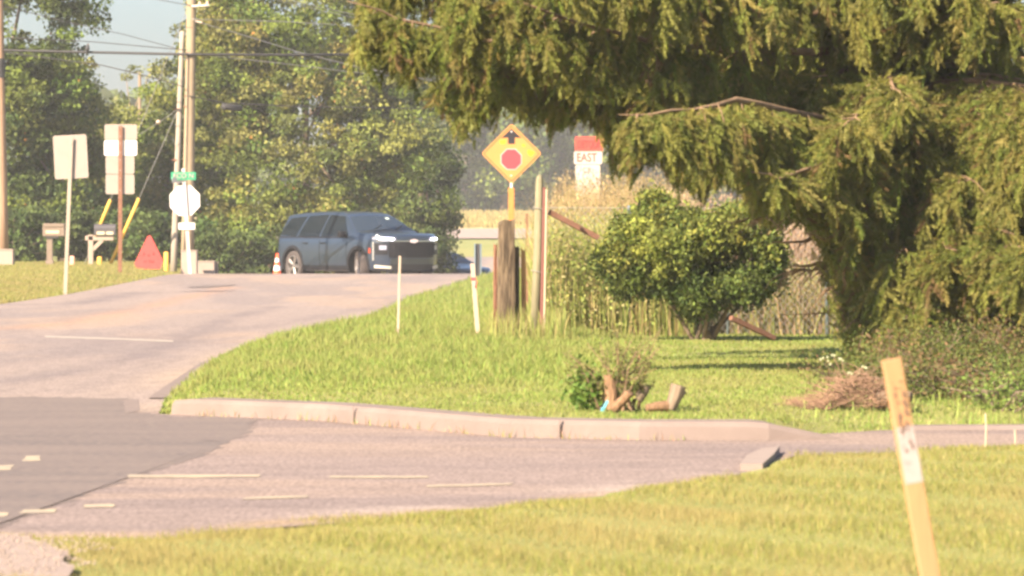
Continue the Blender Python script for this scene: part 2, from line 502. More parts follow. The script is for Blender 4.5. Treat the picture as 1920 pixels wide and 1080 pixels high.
road_mesh('main_road', X_, D_, g_mid(D_) + .004, c, M['main_road'])
xx = axis([(-30, -6, 2), (-6, -3.2, .2), (-3.2, 3.2, .035), (3.2, 6, .2), (6, 30, 2)])
X_ = np.repeat(xx[None, :], 130, 0)
lo_ = nearC(xx) - .25; hi_ = np.where(xx < -2.12, 26.0, farC(xx) + .01)
D_ = lo_[None, :] + (hi_ - lo_)[None, :] * np.linspace(0, 1, 130)[:, None]
c = np.ones(X_.shape + (3,)) * np.array([.196, .154, .138])
c = mixc(c, [.225, .172, .142], .8 * smoothstep(.42, .75, wnoise(X_, D_, 13, .35, 1.1)))
c = mixc(c, [.158, .126, .118], .7 * smoothstep(.52, .8, wnoise(X_, D_, 15, .4, 1.5)))
for dl in (20.9, 19.6, 17.9, 16.4):
    c = mixc(c, [.15, .12, .114], .35 * np.exp(-((D_ - dl - .12 * X_) / .3) ** 2) * wnoise(X_, D_, 19, .6, .5))
gut = np.exp(-((D_ - farC(X_)) / .22) ** 2) * (.3 + .7 * wnoise(X_, D_, 23, 3, 1)) * (X_ > -2)
c = mixc(c, [.155, .115, .092], .7 * gut)
gr = smoothstep(.42, .62, wnoise(X_, D_, 29, 4, 3)) * np.exp(-((D_ - nearC(X_) - .1) / .55) ** 2) * smoothstep(-1.2, -.4, X_) * (1 - smoothstep(.5, .9, X_))
c = mixc(c, [.275, .225, .195], .85 * gr)
dirt_ = np.exp(-((D_ - nearC(X_)) / .22) ** 2) * wnoise(X_, D_, 31, 2.4, 2)
c = mixc(c, [.25, .18, .11], .8 * dirt_)
road_mesh('side_road', X_, D_, np.full(X_.shape, .003), c, M['side_road'])

def flat(name, pix, m, lift, mainz=False, jag=0, sub=6, skirt=0):
    """a ground marking, its outline read as ground points"""
    pts = []
    n = len(pix)
    for i in range(n):
        a, b = pix[i], pix[(i + 1) % n]
        for k in range(sub):
            px = a[0] + (b[0] - a[0]) * k / sub; py = a[1] + (b[1] - a[1]) * k / sub
            d = 1.03 * F / (py - HOR)
            if mainz:
                for _ in range(12): d = (CAMZ - float(g_mid(d))) * F / (py - HOR)
            j = random.uniform(-jag, jag)
            pts.append(((px - 960) / F * d + j * .3, d + j))
    me = bpy.data.meshes.new(name)
    tp = [(x, d, (float(g_mid(d)) if mainz else 0) + lift) for x, d in pts]; nn = len(tp)
    ar = sum(tp[i][0] * tp[(i + 1) % nn][1] - tp[(i + 1) % nn][0] * tp[i][1] for i in range(nn))
    if ar < 0: tp = tp[::-1]
    me.from_pydata(tp + [(x, d, z - skirt) for x, d, z in tp] * (skirt > 0), [], [tuple(range(nn))] + [(i + nn, (i + 1) % nn + nn, (i + 1) % nn, i) for i in range(nn)] * (skirt > 0))
    me.materials.append(m); me.update()
    o = bpy.data.objects.new(name, me); C.objects.link(o)
    return tag(o, kind='structure')

flat('asphalt_patch', [(-300, 745), (0, 745), (250, 748), (238, 772), (330, 783), (480, 786), (478, 800), (450, 822), (400, 845), (330, 875), (240, 900), (120, 945), (0, 990), (-60, 1010), (-300, 1030)], M['patch'], .0042, jag=.13, sub=14)
for quad in ([(240, 892), (488, 892), (490, 897), (238, 898)], [(620, 894), (800, 895), (802, 898), (618, 898)], [(458, 935), (575, 931), (577, 935), (456, 939)],
             [(158, 948), (215, 947), (213, 953), (156, 954)], [(40, 959), (105, 957), (103, 964), (36, 966)], [(46, 857), (78, 856), (74, 866), (42, 867)],
             [(-20, 875), (24, 874), (20, 883), (-26, 885)], [(-26, 964), (14, 963), (10, 971), (-30, 973)], [(800, 912), (960, 908), (962, 911), (800, 916)]):
    flat('road_marking', quad, M['paint_line'], .0056, jag=.02, sub=4)
flat('road_marking', [(85, 630), (200, 634), (325, 639), (325, 642), (200, 637), (85, 633)], M['stop_line'], .0055, mainz=True)
flat('dark_streak', [(352, 541.2), (380, 539.5), (445, 538.5), (430, 540), (395, 541.6), (360, 542.2)], M['patch'], .012, mainz=True)  # thin dark streak across the road just before the crest
M['crack'] = mat('road_crack', (.10, .08, .078), .95)
flat('road_crack', [(372, 828), (398, 826.5), (418, 829), (398, 828.6)], M['crack'], .0052, jag=.01, sub=3)
flat('gravel_patch', [(-200, 1030), (10, 1026), (52, 1031), (66, 1040), (92, 1043), (104, 1056), (128, 1060), (120, 1078), (140, 1090), (120, 1120), (-200, 1120)], M['gravel'], .045, jag=.02, sub=4)
mb = MB(); rr = random.Random(77)
for _ in range(900):
    d = rr.uniform(12.6, 14.45); x = rr.uniform(-1.9, -1.33 - .06 * math.sin(d * 9))
    r_s = rr.uniform(.003, .009); p = Vector((x, d, .047))
    a_ = [Vector((math.cos(q + rr.random()) * r_s, math.sin(q) * r_s, 0)) for q in (0, 1.57, 3.14, 4.7)]
    top_ = Vector((rr.uniform(-.3, .3) * r_s, rr.uniform(-.3, .3) * r_s, r_s * rr.uniform(.5, 1)))
    mb.add([p + q for q in a_] + [p + top_], [(0, 1, 4), (1, 2, 4), (2, 3, 4), (3, 0, 4)])
M['pebble'] = mat('pebble', (.185, .145, .12), .9, noise=.3, nscale=30)
tag(mb.build('gravel', M['pebble']), 'loose pale gravel at the lower left corner', 'gravel', kind='stuff')
flat('concrete_block', [(232, 752), (260, 750), (262, 772), (236, 776)], M['concrete'], .0055)  # pale concrete block at the kerb start, drawn as a flat sheet

# ---- kerbs
def kerb(name, pts, h, w, taper_end=0, side=1):
    """upright kerb along ground points: face towards the road, flat top"""
    vs = []; fs = []
    n = len(pts)
    for i, (x, d) in enumerate(pts):
        a = Vector(pts[max(0, i - 1)]); b = Vector(pts[min(n - 1, i + 1)])
        t = (b - a).normalized(); nr = Vector((-t.y, t.x)) * side
        hh = h
        if taper_end and i > n - 1 - taper_end: hh = h * (n - 1 - i) / taper_end + .012
        if i == 0: hh = h * .9
        z = float(g_mid(d))
        p = Vector((x, d))
        prof = [(0, -.02), (.012, hh - .025), (.035, hh), (w, hh + .005), (w, -.02)]
        for o, zz in prof:
            vs.append((p.x + nr.x * o, p.y + nr.y * o, z + zz))
    k = 5
    for i in range(n - 1):
        for j in range(k - 1):
            a = i * k + j
            fs.append((a, a + 1, a + k + 1, a + k) if side > 0 else (a, a + k, a + k + 1, a + 1))
    fs.append(tuple(range(k))); fs.append(tuple(range((n - 1) * k, n * k)))
    mb = MB(); mb.add(vs, fs)
    o = mb.build(name, M['concrete'])
    for p in o.data.polygons: p.use_smooth = False
    return tag(o, kind='structure')
kx = np.linspace(-2.04, 1.72, 40)
kerb('kerb', [(x, float(farC(x)) if x < 1.33 else 22.15 + (x - 1.33) * .22) for x in kx], .098, .22, taper_end=5)
for jx in (-.9, .25):
    b = MB(); b.box((jx, float(farC(jx)) - .004, .06), (.004, .018, .10)); tag(b.build('kerb_joint', M['joint']), kind='structure')
flat('kerb_return', [(1388, 884), (1400, 867), (1430, 853), (1462, 850), (1450, 866), (1430, 884)], M['nose'], .035, sub=3, skirt=.035)
# pale edge along the right side of the main road
sheet('road_edge', lambda d: roadR(d) - .12 - .10 * float(smoothstep(40, 70, d)), lambda d: roadR(d) + .10, axis([(28, 120, 1)]), M['concrete'], .012, 2)
kerb('sidewalk_edge', [(x, float(farC(x)) - .02) for x in np.linspace(2.1, 9, 30)], .025, .10)
# far field and the pale road that crosses it
sheet('far_field', lambda d: -40, lambda d: 60, axis([(256, 345, 5)]), M['far_field'], .05, 10)
sheet('far_road', lambda d: -40, lambda d: 60, axis([(236, 258, 2)]), M['far_road'], .08, 10)

# ------------------------------------------------------------------ vegetation generators
def unit(n):
    v = rng.normal(size=(n, 3)); return v / np.linalg.norm(v, axis=1)[:, None]

def palette(n, cols, var=.18):
    cols = np.array(cols); c = cols[rng.integers(0, len(cols), n)]
    return np.clip(c * (1 + rng.normal(0, var, (n, 1))) * (1 + rng.normal(0, .05, (n, 3))), .004, .9)

def leaf_quads(pos, size, col, droop=.3, aspect=.55, sunny=None):
    """diamond leaves, folded a little; pos n x 3"""
    n = len(pos)
    a = unit(n); a[:, 2] -= droop; a /= np.linalg.norm(a, axis=1)[:, None]
    b = np.cross(a, unit(n)); b /= np.linalg.norm(b, axis=1)[:, None] + 1e-9
    s = (np.asarray(size) * np.ones(n))[:, None]
    v = np.stack([pos - a * s * .5, pos + b * s * aspect * .5 - a * s * .05, pos + a * s * .5, pos - b * s * aspect * .5 - a * s * .05], 1)
    f = np.arange(n * 4).reshape(n, 4)
    return v.reshape(-1, 3), f, np.repeat(col, 4, 0)

def blades(x, d, h, w, col, lean=.35, z=None, seg2=True, tipcol=None):
    n = len(x)
    z = G(x, d) if z is None else z
    az = rng.uniform(0, 2 * np.pi, n); fa = rng.uniform(0, 2 * np.pi, n)
    ln = np.abs(rng.normal(0, lean, n)) * h
    dx, dy = np.cos(az) * ln, np.sin(az) * ln
    wx, wy = np.cos(fa) * w / 2, np.sin(fa) * w / 2 * .6
    p = np.stack([x, d, z - .01], 1)
    side = np.stack([wx, wy, np.zeros(n)], 1)
    mid = p + np.stack([dx * .3, dy * .3, h * .6], 1)
    tip = p + np.stack([dx, dy, h], 1)
    if seg2:
        v = np.stack([p - side, p + side, mid + side * .75, mid - side * .75, tip], 1).reshape(-1, 3)
        base = np.arange(n)[:, None] * 5
        f = np.concatenate([base + np.array([[0, 1, 2]]), base + np.array([[0, 2, 3]]), base + np.array([[3, 2, 4]])])
        k = 5
    else:
        v = np.stack([p - side, p + side, tip], 1).reshape(-1, 3)
        f = np.arange(n * 3).reshape(n, 3); k = 3
    c = np.repeat(col, k, 0)
    return v, f, c

class Cloud:
    def __init__(s): s.v = []; s.f = []; s.c = []; s.n = 0
    def add(s, v, f, c):
        s.v.append(v); s.f.append(f + s.n); s.c.append(c); s.n += len(v)
    def build(s, name, m, parent=None, origin=None, kind='stuff', label=None, cat=None):
        o = np_mesh(name, np.concatenate(s.v), np.concatenate(s.f), m, parent, np.concatenate(s.c), kind=kind, origin=origin, label=label)
        return o

# ------------------------------------------------------------------ lawns
LAWN = [(.235, .235, .064), (.27, .25, .08), (.205, .22, .056), (.295, .25, .105)]
LUSH = [(.188, .245, .056), (.212, .262, .066), (.165, .22, .048), (.245, .258, .082)]
def lawn(name, n, x0, x1, d0, d1, hfun, w, cols, keep, label, lean=.4, seg2=True, dens_pow=1.0):
    u = rng.uniform(0, 1, n)
    d = d0 * (d1 / d0) ** u if dens_pow else d0 + (d1 - d0) * u
    x = rng.uniform(-1, 1, n)
    x = x0(d) + (x1(d) - x0(d)) * (x + 1) / 2
    k = keep(x, d) & (~in_road(x, d) | (d < 21.9))
    x, d = x[k], d[k]
    h = hfun(x, d) * rng.uniform(.5, 1.3, len(x))
    col = palette(len(x), cols)
    pt = (np.sin(x * 2.3 + 1.7 * np.sin(d * .6)) * np.sin(d * .9 + x) + np.sin(x * 5.1 - d * 1.3) * .5)[:, None]
    dry = np.clip(pt * .5 + .25, 0, 1) * (.8 if cols is LAWN else .35)
    col = col * (1 - dry) + np.array([.295, .24, .10]) * dry
    v, f, c = blades(x, d, h, w * (d / d0) ** .5, col, lean, seg2=seg2)
    o = np_mesh(name, v, f, M['grass'], col=c, kind='stuff')
    return tag(o, label, 'grass')
fx = lambda m: (lambda d: m * .12 * d + np.sign(m) * 1.7)
lawn('near_grass', 370000, fx(-1), fx(1), 11.8, 21.6, lambda x, d: .02 + .016 * np.sin(x * 3 + d * 2) ** 2, .0055, LAWN,
     lambda x, d: ~((x > .98) & (x < 1.36) & (d > np.maximum(18.7, nearC(x) - .75))) & (d < nearC(x) - .06 + .13 * np.sin(x * 11) * np.sin(x * 4.3 + 1) + .1 * rng.normal(size=len(x))) & ~((x < -1.46 + .05 * np.sin(d * 9) + .08 * rng.normal(size=len(x))) & (d > 12.6) & (d < 14.5)) & ~((x > -.5) & (x < .55) & (d > nearC(x) - .35 + .12 * np.sin(x * 13))),
     'short sunlit lawn in the foreground, yellowing in patches', seg2=False)
def mid_h(x, d):
    px = 960 + x / d * F
    wild = smoothstep(1250, 1000, px) if False else 1 - smoothstep(1000, 1250, px)
    return .028 + .055 * wild * smoothstep(26, 32, d) + .05 * wild * smoothstep(36, 43, d)
lawn('mid_grass', 175000, lambda d: roadR(d) - .1, fx(1), 22.0, 46, mid_h, .0095, LUSH,
     lambda x, d: (d > farC(x) + np.where(x < 1.5, .2, .02)), 'green lawn between the kerb and the wire fence')
lawn('verge_grass', 70000, lambda d: roadR(d), lambda d: .045 * d, 46, 112, lambda x, d: .11 + .03 * np.sin(x * 4 + d), .02, LUSH,
     lambda x, d: (x > roadR(d) + .02), 'unmown green verge along the right side of the road', seg2=False)
lawn('bank_grass', 80000, lambda d: -.13 * d - 1, lambda d: roadL(d), 66, 124, lambda x, d: .07 + 0 * x, .02, LAWN,
     lambda x, d: (x < roadL(d) - .03), 'mown grass bank on the left of the road', seg2=False)
lawn('field_grass', 26000, lambda d: -.06 * d, lambda d: .06 * d, 262, 340, lambda x, d: .5 + 0 * x, .16, [(.34, .275, .11), (.38, .30, .13), (.28, .25, .09)],
     lambda x, d: x < 1e9, 'tall straw coloured grass in the far field', seg2=False)
lawn('ditch_grass', 9000, lambda d: roadR(d), lambda d: .05 * d, 112, 236, lambda x, d: .4 + 0 * x, .09, LAWN,
     lambda x, d: x > roadR(d) + .2, 'green grass in the dip beyond the crest', seg2=False)

# tall weeds at the posts and along the fence
def weeds(name, n, px0, px1, d0, d1, h0, h1, cols, label, w=.007, lean=.18, heads=False, ztop=None, cat='weeds', pw=1.0):
    cl = Cloud()
    d = rng.uniform(d0, d1, n); px = rng.uniform(px0, px1, n); x = (px - 960) / F * d
    h = rng.uniform(h0, h1, n) ** 1.0
    if ztop is not None: h = h * ztop(px)
    col = palette(n, cols)
    cl.add(*blades(x, d, h, w * rng.uniform(.6, 1.5, n), col, lean))
    if heads:   # feathery seed heads and side leaves
        k = 6
        t = rng.uniform(.55, 1.02, (n, k))
        p = np.stack([np.repeat(x[:, None], k, 1) + rng.normal(0, .035, (n, k)), np.repeat(d[:, None], k, 1) + rng.normal(0, .03, (n, k)), G(x, d)[:, None] + h[:, None] * t], 2).reshape(-1, 3)
        v, f, c = leaf_quads(p, rng.uniform(.02, .055, n * k), np.repeat(np.clip(col * 1.05, 0, .9), k, 0) * rng.uniform(.7, 1.25, (n * k, 1)), droop=-1.4, aspect=.24)
        cl.add(v, f[:, [0, 1, 2]], c); cl.add(v, f[:, [0, 2, 3]], c)
    o = cl.build(name, M['dry'])
    return tag(o, label, cat, kind='stuff')
GOLD = [(.31, .235, .11), (.36, .265, .135), (.27, .215, .085), (.22, .165, .085)]
PINK = [(.31, .215, .145), (.27, .185, .115), (.35, .25, .16)]
GREENW = [(.20, .235, .05), (.26, .275, .075), (.32, .275, .11), (.17, .20, .045)]
DARKW = [(.10, .12, .035), (.08, .10, .03), (.13, .13, .04)]
wtop = lin((990, .62), (1020, .8), (1060, 1.02), (1110, 1.0), (1180, 1.02), (1260, 1.0), (1300, .9), (1400, .92), (1480, .85), (1600, .8), (1800, .8))
weeds('golden_weeds', 8500, 1000, 1290, 48, 57, .95, 1.78, GOLD, 'tall golden dry weeds behind the fence, around the detour sign', heads=True, ztop=wtop)
weeds('golden_weeds', 9000, 1270, 1660, 44.2, 52, .75, 1.62, PINK, 'pinkish dry weeds behind the dark bush', heads=True, ztop=wtop)
weeds('green_weeds', 8000, 1010, 1300, 42.4, 45.5, .4, 1.3, GREENW + GOLD[:1], 'green and straw weeds growing through the wire fence', w=.009, heads=True, lean=.3)
weeds('green_weeds', 4200, 1290, 1660, 42.8, 45, .25, .8, GREENW + GOLD[:2] + PINK[:2], 'mixed weeds behind the wire mesh right of the bush', w=.009, heads=True, lean=.55)
weeds('tall_grass', 2000, 915, 1062, 39.2, 42.3, .10, .38, [(.24, .26, .07), (.30, .27, .10), (.20, .24, .055)], 'long uncut grass around the foot of the old posts', w=.008, lean=.3)
weeds('tall_grass', 500, 1500, 1920, 23.5, 26, .03, .10, LUSH, 'ragged grass along the sidewalk at right', w=.009, lean=.35)
weeds('kerb_weeds', 110, 360, 1000, 22.4, 25.4, .0, .0, GOLD, 'x', cat='weeds') if False else None
n_ = 170; kxr = rng.uniform(-1.9, .9, n_)
v, f, c = blades(kxr, farC(kxr) - rng.uniform(.01, .06, n_), rng.uniform(.02, .075, n_), np.full(n_, .006), palette(n_, [(.36, .26, .14), (.3, .17, .1), (.2, .22, .06)]), .5, z=np.zeros(n_))
tag(np_mesh('kerb_weeds', v, f, M['dry'], col=c, kind='stuff'), 'small dry weeds in the gutter along the kerb', 'weeds')

# ------------------------------------------------------------------ broadleaf trees
DARKG = [(.065, .095, .025), (.085, .115, .028), (.07, .105, .03)]
MIDG = [(.115, .155, .028), (.145, .18, .032), (.092, .132, .026), (.19, .20, .04)]
LIGHTG = [(.19, .205, .05), (.21, .21, .058), (.15, .18, .042), (.12, .155, .036)]
def tree(name, px, d, blobs, n_clump, per, leaf, cols, label, cat='tree', trunk=(.22, 3.0), group=None, clump_r=.55, orange=0, zoff=0, droop=.3, accent=None):
    """blobs: (dx, dz, rx, ry, rz) ellipsoids in metres about the foot"""
    base = gp(px, d); base.z += zoff
    root = thing(name, base, label, cat, group)
    vols = np.array([b[2] * b[4] for b in blobs]); vols = vols / vols.sum()
    cl = Cloud()
    which = rng.choice(len(blobs), n_clump, p=vols)
    B = np.array(blobs)[which]
    u = unit(n_clump) * (rng.uniform(.25, 1, n_clump) ** .45)[:, None]
    cc = np.stack([B[:, 0] + u[:, 0] * B[:, 2], u[:, 1] * B[:, 3], B[:, 1] + u[:, 2] * B[:, 4]], 1)
    keep = cc[:, 2] > .1
    cc = cc[keep]; nc = len(cc)
    ccol = palette(nc, cols, .2)
    cr = clump_r * rng.uniform(.6, 1.3, nc)
    off = unit(nc * per).reshape(nc, per, 3) * (rng.uniform(0, 1, (nc, per)) ** .4)[:, :, None]
    off[:, :, 2] *= .62
    pos = (cc[:, None, :] + off * cr[:, None, None]).reshape(-1, 3)
    col = np.repeat(ccol, per, 0) * (1 + rng.normal(0, .14, (nc * per, 1)))
    if orange:
        m_ = rng.uniform(0, 1, len(col)) < orange
        col[m_] = np.array([.42, .20, .05])
    v, f, c = leaf_quads(pos, leaf * rng.uniform(.6, 1.35, len(pos)), np.clip(col, .01, .9), droop=droop, aspect=.7)
    cl.add(v, f, c)
    cl.build('crown', M['leaf'], root)
    mb = MB()
    r0, hh = trunk
    top = Vector((blobs[0][0] * .5, 0, hh))
    mb.tube([(0, 0, -.2), (top.x * .3, 0, hh * .35), tuple(top)], [r0, r0 * .8, r0 * .55], 9)
    for k in range(7):
        tgt = Vector(cc[rng.integers(nc)]) if nc else top
        st = Vector((top.x * .6, 0, hh * random.uniform(.45, .95)))
        mb.tube([st, (st + tgt) / 2 + Vector((0, 0, -.12)), tgt], [r0 * .35, r0 * .22, .015], 6)
    mb.build('trunk', M['bark'], root, smooth_sh=True)
    return root

tree('broadleaf_tree', -10, 128, [(.2, 3.2, 2.2, 2.0, 3.0), (.1, 7.6, 3.0, 2.4, 3.4), (1.3, 5.0, 1.5, 1.6, 2.0), (.9, 1.6, 2.0, 1.6, 1.5)], 440, 150, .13, DARKG + MIDG[:2],
     'tall dark green tree filling the left edge behind the brown pole', trunk=(.3, 6), orange=.003)
tree('broadleaf_tree', 120, 134, [(0, 4.6, 1.25, 1.3, 2.0), (.2, 2.0, 1.4, 1.4, 1.9)], 170, 120, .13, MIDG + LIGHTG[:1], 'drooping green tree behind the mailboxes, its top under the thick cable', trunk=(.18, 4), droop=.8)
tree('broadleaf_tree', 215, 142, [(0, 3.6, 1.5, 1.4, 1.6), (.2, 1.4, 1.9, 1.4, 1.5)], 170, 110, .13, MIDG + LIGHTG, 'yellow green tree behind the stacked sign backs', trunk=(.15, 3))
tree('broadleaf_tree', 262, 148, [(0, 5.4, .8, .8, 1.9), (.3, 3.2, 1.3, 1.2, 2.2)], 60, 70, .11, LIGHTG, 'thin wispy pale tree rising against the sky', trunk=(.1, 6.5), clump_r=.42)
tree('broadleaf_tree', 318, 137, [(0, 4.4, 1.0, 1.2, 1.9), (0, 1.8, 1.3, 1.3, 1.8)], 130, 120, .13, MIDG + LIGHTG[:2], 'small green tree directly behind the tall utility pole', trunk=(.15, 4))
tree('broadleaf_tree', 575, 131, [(-.1, 4.4, 3.3, 2.2, 3.4), (.2, 8.2, 3.6, 2.4, 2.6), (-2.3, 6.8, 1.6, 1.6, 2.8), (2.2, 5.2, 1.9, 1.8, 2.6), (0, 1.5, 3.3, 1.8, 1.4)], 900, 130, .125, MIDG + LIGHTG[:3],
     'broad leafy tree with yellow green highlights behind the blue vehicle', trunk=(.16, 7), orange=.002)
tree('broadleaf_tree', 400, 135, [(0, 2.6, 1.2, 1.2, 2.6), (.2, 6.2, 1.2, 1.2, 3.0)], 190, 140, .12, MIDG, 'narrow green tree just right of the stop sign', trunk=(.16, 6), orange=.004)
tree('broadleaf_tree', 790, 146, [(0, 3.2, 1.25, 1.5, 2.7), (-.4, 6.2, 1.7, 1.6, 2.6), (.3, 1.4, 1.0, 1.2, 1.3)], 250, 140, .12, DARKG + MIDG[:1], 'dark green tree leaning over the road beyond the vehicle', trunk=(.2, 5), zoff=.3)
# undergrowth: dark shrubs at the wood's edge
for i, (px, d, w_, h_, lab) in enumerate(((25, 124, 1.5, 1.3, 'dark shrub behind the pale cabinet at the left edge'), (110, 125, 1.3, 1.25, 'dark shrub behind the tan mailbox'), (205, 126, 1.4, 1.3, 'dark shrub behind the black mailbox'),
                               (285, 125, 1.2, 1.2, 'dark shrub behind the red triangle'), (420, 124, 1.3, 1.5, 'dark green shrub between the stop sign and the vehicle'), (505, 126, 1.3, 1.4, 'leafy shrub behind the rear of the vehicle'))):
    tree('shrub', px, d, [(0, h_ * .55, w_, .8, h_ * .75)], 60, 110, .12, DARKG, lab, 'shrub', trunk=(.05, .7), group='dark shrubs along the wood edge', clump_r=.4)
# hazy trees far across the field
for i, (px, d, h_, w_, lab) in enumerate(((770, 352, 13, 4.6, 'far hazy tree partly behind the dark green tree'), (872, 372, 15, 4.6, 'far hazy tree above the field, left of the orange sign'), (945, 356, 12, 4.0, 'far hazy tree straight behind the orange sign'),
                               (1012, 380, 14, 4.4, 'far hazy tree right of the orange sign'), (1085, 362, 12, 4.2, 'far hazy tree behind the detour sign'), (1170, 385, 14, 5, 'far hazy tree right of the detour sign'),
                               (1270, 370, 12, 5, 'far hazy tree behind the large spruce'), (1390, 380, 13, 5, 'far hazy tree hidden mostly by the spruce'))):
    tree('far_tree', px, d, [(0, h_ * .6, w_, 3, h_ * .42), (0, 2.2, w_, 3, 2.4)], 110, 90, .42, MIDG + DARKG, lab, trunk=(.4, h_ * .5), group='trees beyond the far field', clump_r=1.5)
# a far wood that reads as one mass
cl = Cloud()
n_ = 26000
wx = rng.uniform(-330, 330, n_); wd = rng.uniform(410, 440, n_)
wh = rng.uniform(0, 1, n_) ** .8 * (11 + 3 * np.sin(wx * .11) + 2 * np.sin(wx * .37))
v, f, c = leaf_quads(np.stack([wx, wd, G(wx, wd) + wh], 1), rng.uniform(1.2, 2.6, n_), palette(n_, DARKG + MIDG), aspect=.8)
cl.add(v, f, c)
tag(cl.build('far_wood', M['leaf']), 'continuous far wood behind the field', 'wood', kind='stuff')

# ------------------------------------------------------------------ round dark bush in front of the fence
def bush():
    base = gp(1322, 40.4)
    root = thing('bush', base, 'large rounded dark green bush with several stems on the lawn before the wire fence', 'bush')
    s = 40.4 / F
    mb = MB()
    tips = []
    for px, py in ((1190, 430), (1235, 400), (1300, 420), (1345, 450), (1375, 430), (1420, 450), (1440, 520), (1390, 540), (1310, 520)):
        e = at(px, py, 40.4 + random.uniform(-.5, .5)); st = base + Vector((random.uniform(-.1, .1), random.uniform(-.08, .08), -.03))
        m_ = (st * .55 + e * .45) + Vector((random.uniform(-.06, .06), random.uniform(-.1, .1), -.04))
        mb.tube([st, m_, e], [.024, .017, .006], 7)
        tips.append(e)
    mb.build('stem', M['bark'], root, base, smooth_sh=True)
    # crown: lumps of foliage, whole outline in pixels of the photo at this distance
    lumps = [(1158, 490, 34, 46), (1190, 445, 42, 42), (1232, 410, 36, 36), (1222, 384, 18, 20), (1250, 470, 75, 70), (1330, 455, 58, 48), (1378, 436, 46, 46), (1424, 470, 34, 42), (1438, 520, 26, 38), (1392, 540, 54, 42), (1310, 545, 64, 46), (1222, 525, 56, 36), (1170, 535, 26, 24), (1312, 585, 34, 22), (1290, 425, 26, 22), (1405, 410, 16, 18), (1462, 492, 14, 16), (1130, 505, 14, 16)]
    cl = Cloud()
    for px, py, rx, ry in lumps:
        c0 = np.array(at(px, py - 8, 40.4)); ry *= .88; n = int(rx * ry * .082 + 6)
        cc = c0 + unit(n) * (rng.uniform(.3, 1, n) ** .5)[:, None] * np.array([rx * s, .62 * (rx + ry) / 100, ry * s])
        per = 38
        off = rng.normal(0, .05, (n, per, 3))
        pos = (cc[:, None, :] + off).reshape(-1, 3)
        col = np.repeat(palette(n, [(.12, .15, .03), (.15, .17, .034), (.19, .20, .042), (.095, .125, .03)] if py < 500 else [(.09, .125, .026), (.11, .14, .03), (.075, .11, .028)], .28), per, 0)  # upper lumps draw lighter, yellower leaf colours than the lower ones
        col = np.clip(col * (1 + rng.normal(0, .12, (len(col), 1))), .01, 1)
        new = rng.uniform(0, 1, len(col)) < .09 * (py < 500)  # a scatter of still paler leaves, upper lumps only
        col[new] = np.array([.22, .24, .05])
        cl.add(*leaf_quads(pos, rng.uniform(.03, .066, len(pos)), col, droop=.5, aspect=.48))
    cl.build('foliage', M['leaf'], root, base)
bush()

# vine leaves on the fence by the poles
cl = Cloud()
n_ = 5200
px = np.concatenate([rng.normal(1070, 50, n_ // 2), rng.uniform(1015, 1235, n_ - n_ // 2)]); py = rng.uniform(425, 640, n_)
k = (px > 1012) & (px < 1240) & (rng.uniform(0, 1, n_) < np.interp(py, [425, 470, 560, 640], [.4, 1, .8, .35]))
px, py = px[k], py[k]; dd_ = rng.uniform(42.2, 43.0, len(px))
pos = np.stack([(px - 960) / F * dd_, dd_, CAMZ - (py - HOR) / F * dd_], 1)
cl.add(*leaf_quads(pos, rng.uniform(.018, .048, len(px)), palette(len(px), [(.22, .26, .06), (.27, .29, .08), (.18, .22, .05), (.30, .27, .12)]), droop=.5, aspect=.7))
tag(cl.build('fence_vine', M['leaf']), 'bright green vine leaves climbing the fence left of the dark bush', 'vine', kind='stuff')

# ------------------------------------------------------------------ spruces
SPR = [(.21, .22, .052), (.24, .235, .06), (.185, .205, .046), (.265, .24, .075), (.165, .185, .044)]
def sprig_proto(L, r, n, hang):
    """needle triangles along a curved twig whose axis runs along -Z (hanging)"""
    t = rng.uniform(0, 1, n) ** .9
    rad = unit(n); rad[:, 2] = 0; rad /= np.linalg.norm(rad, axis=1)[:, None] + 1e-9
    ax = np.array([0, 0, -1.0])
    bow = np.stack([.12 * L * np.sin(t * 2.2), .05 * L * t * t, -t * L], 1)
    wid = np.interp(t, [0, .15, .7, 1], [.55, 1, .85, .35])[:, None]
    dr = ax * .85 + rad * .75; dr /= np.linalg.norm(dr, axis=1)[:, None]
    ln = r * 1.35 * wid * rng.uniform(.7, 1.2, (n, 1))
    sd = np.cross(dr, unit(n)); sd /= np.linalg.norm(sd, axis=1)[:, None]
    w = r * .145
    return np.stack([bow - sd * w, bow + sd * w, bow + dr * ln], 1)     # n x 3 x 3
M['needle'] = mat('needle', (.06, .08, .02), .7, attr=True, trans=.42, spec=.12)
for n__ in M['needle'].node_tree.nodes:
    if n__.type == 'ATTRIBUTE': n__.attribute_type = 'INSTANCER'
PROT = []
for k in range(6):
    P_ = sprig_proto(rng.uniform(.17, .27), rng.uniform(.026, .034), 92, 1)
    # side twigs make the spray flat and feathery
    P2 = sprig_proto(.10, .024, 32, 1); P3 = sprig_proto(.09, .024, 32, 1)
    for q_, (ang, zz) in ((P2, (.75, -.05)), (P3, (-.8, -.09))):
        ca, sa = math.cos(ang), math.sin(ang)
        x_, z_ = q_[..., 0].copy(), q_[..., 2].copy()
        q_[..., 0] = ca * x_ + sa * z_ * -1; q_[..., 2] = sa * x_ + ca * z_ + zz
    T_ = np.concatenate([P_, P2, P3])
    me_ = bpy.data.meshes.new('needle_spray'); vv = T_.reshape(-1, 3)
    me_.from_pydata(vv.tolist(), [], np.arange(len(vv)).reshape(-1, 3).tolist()); me_.materials.append(M['needle'])
    PROT.append(bpy.data.objects.new('needle_spray', me_))
gn = bpy.data.node_groups.new('spray_on_points', 'GeometryNodeTree')
gn.interface.new_socket('Geometry', in_out='INPUT', socket_type='NodeSocketGeometry')
gn.interface.new_socket('Geometry', in_out='OUTPUT', socket_type='NodeSocketGeometry')
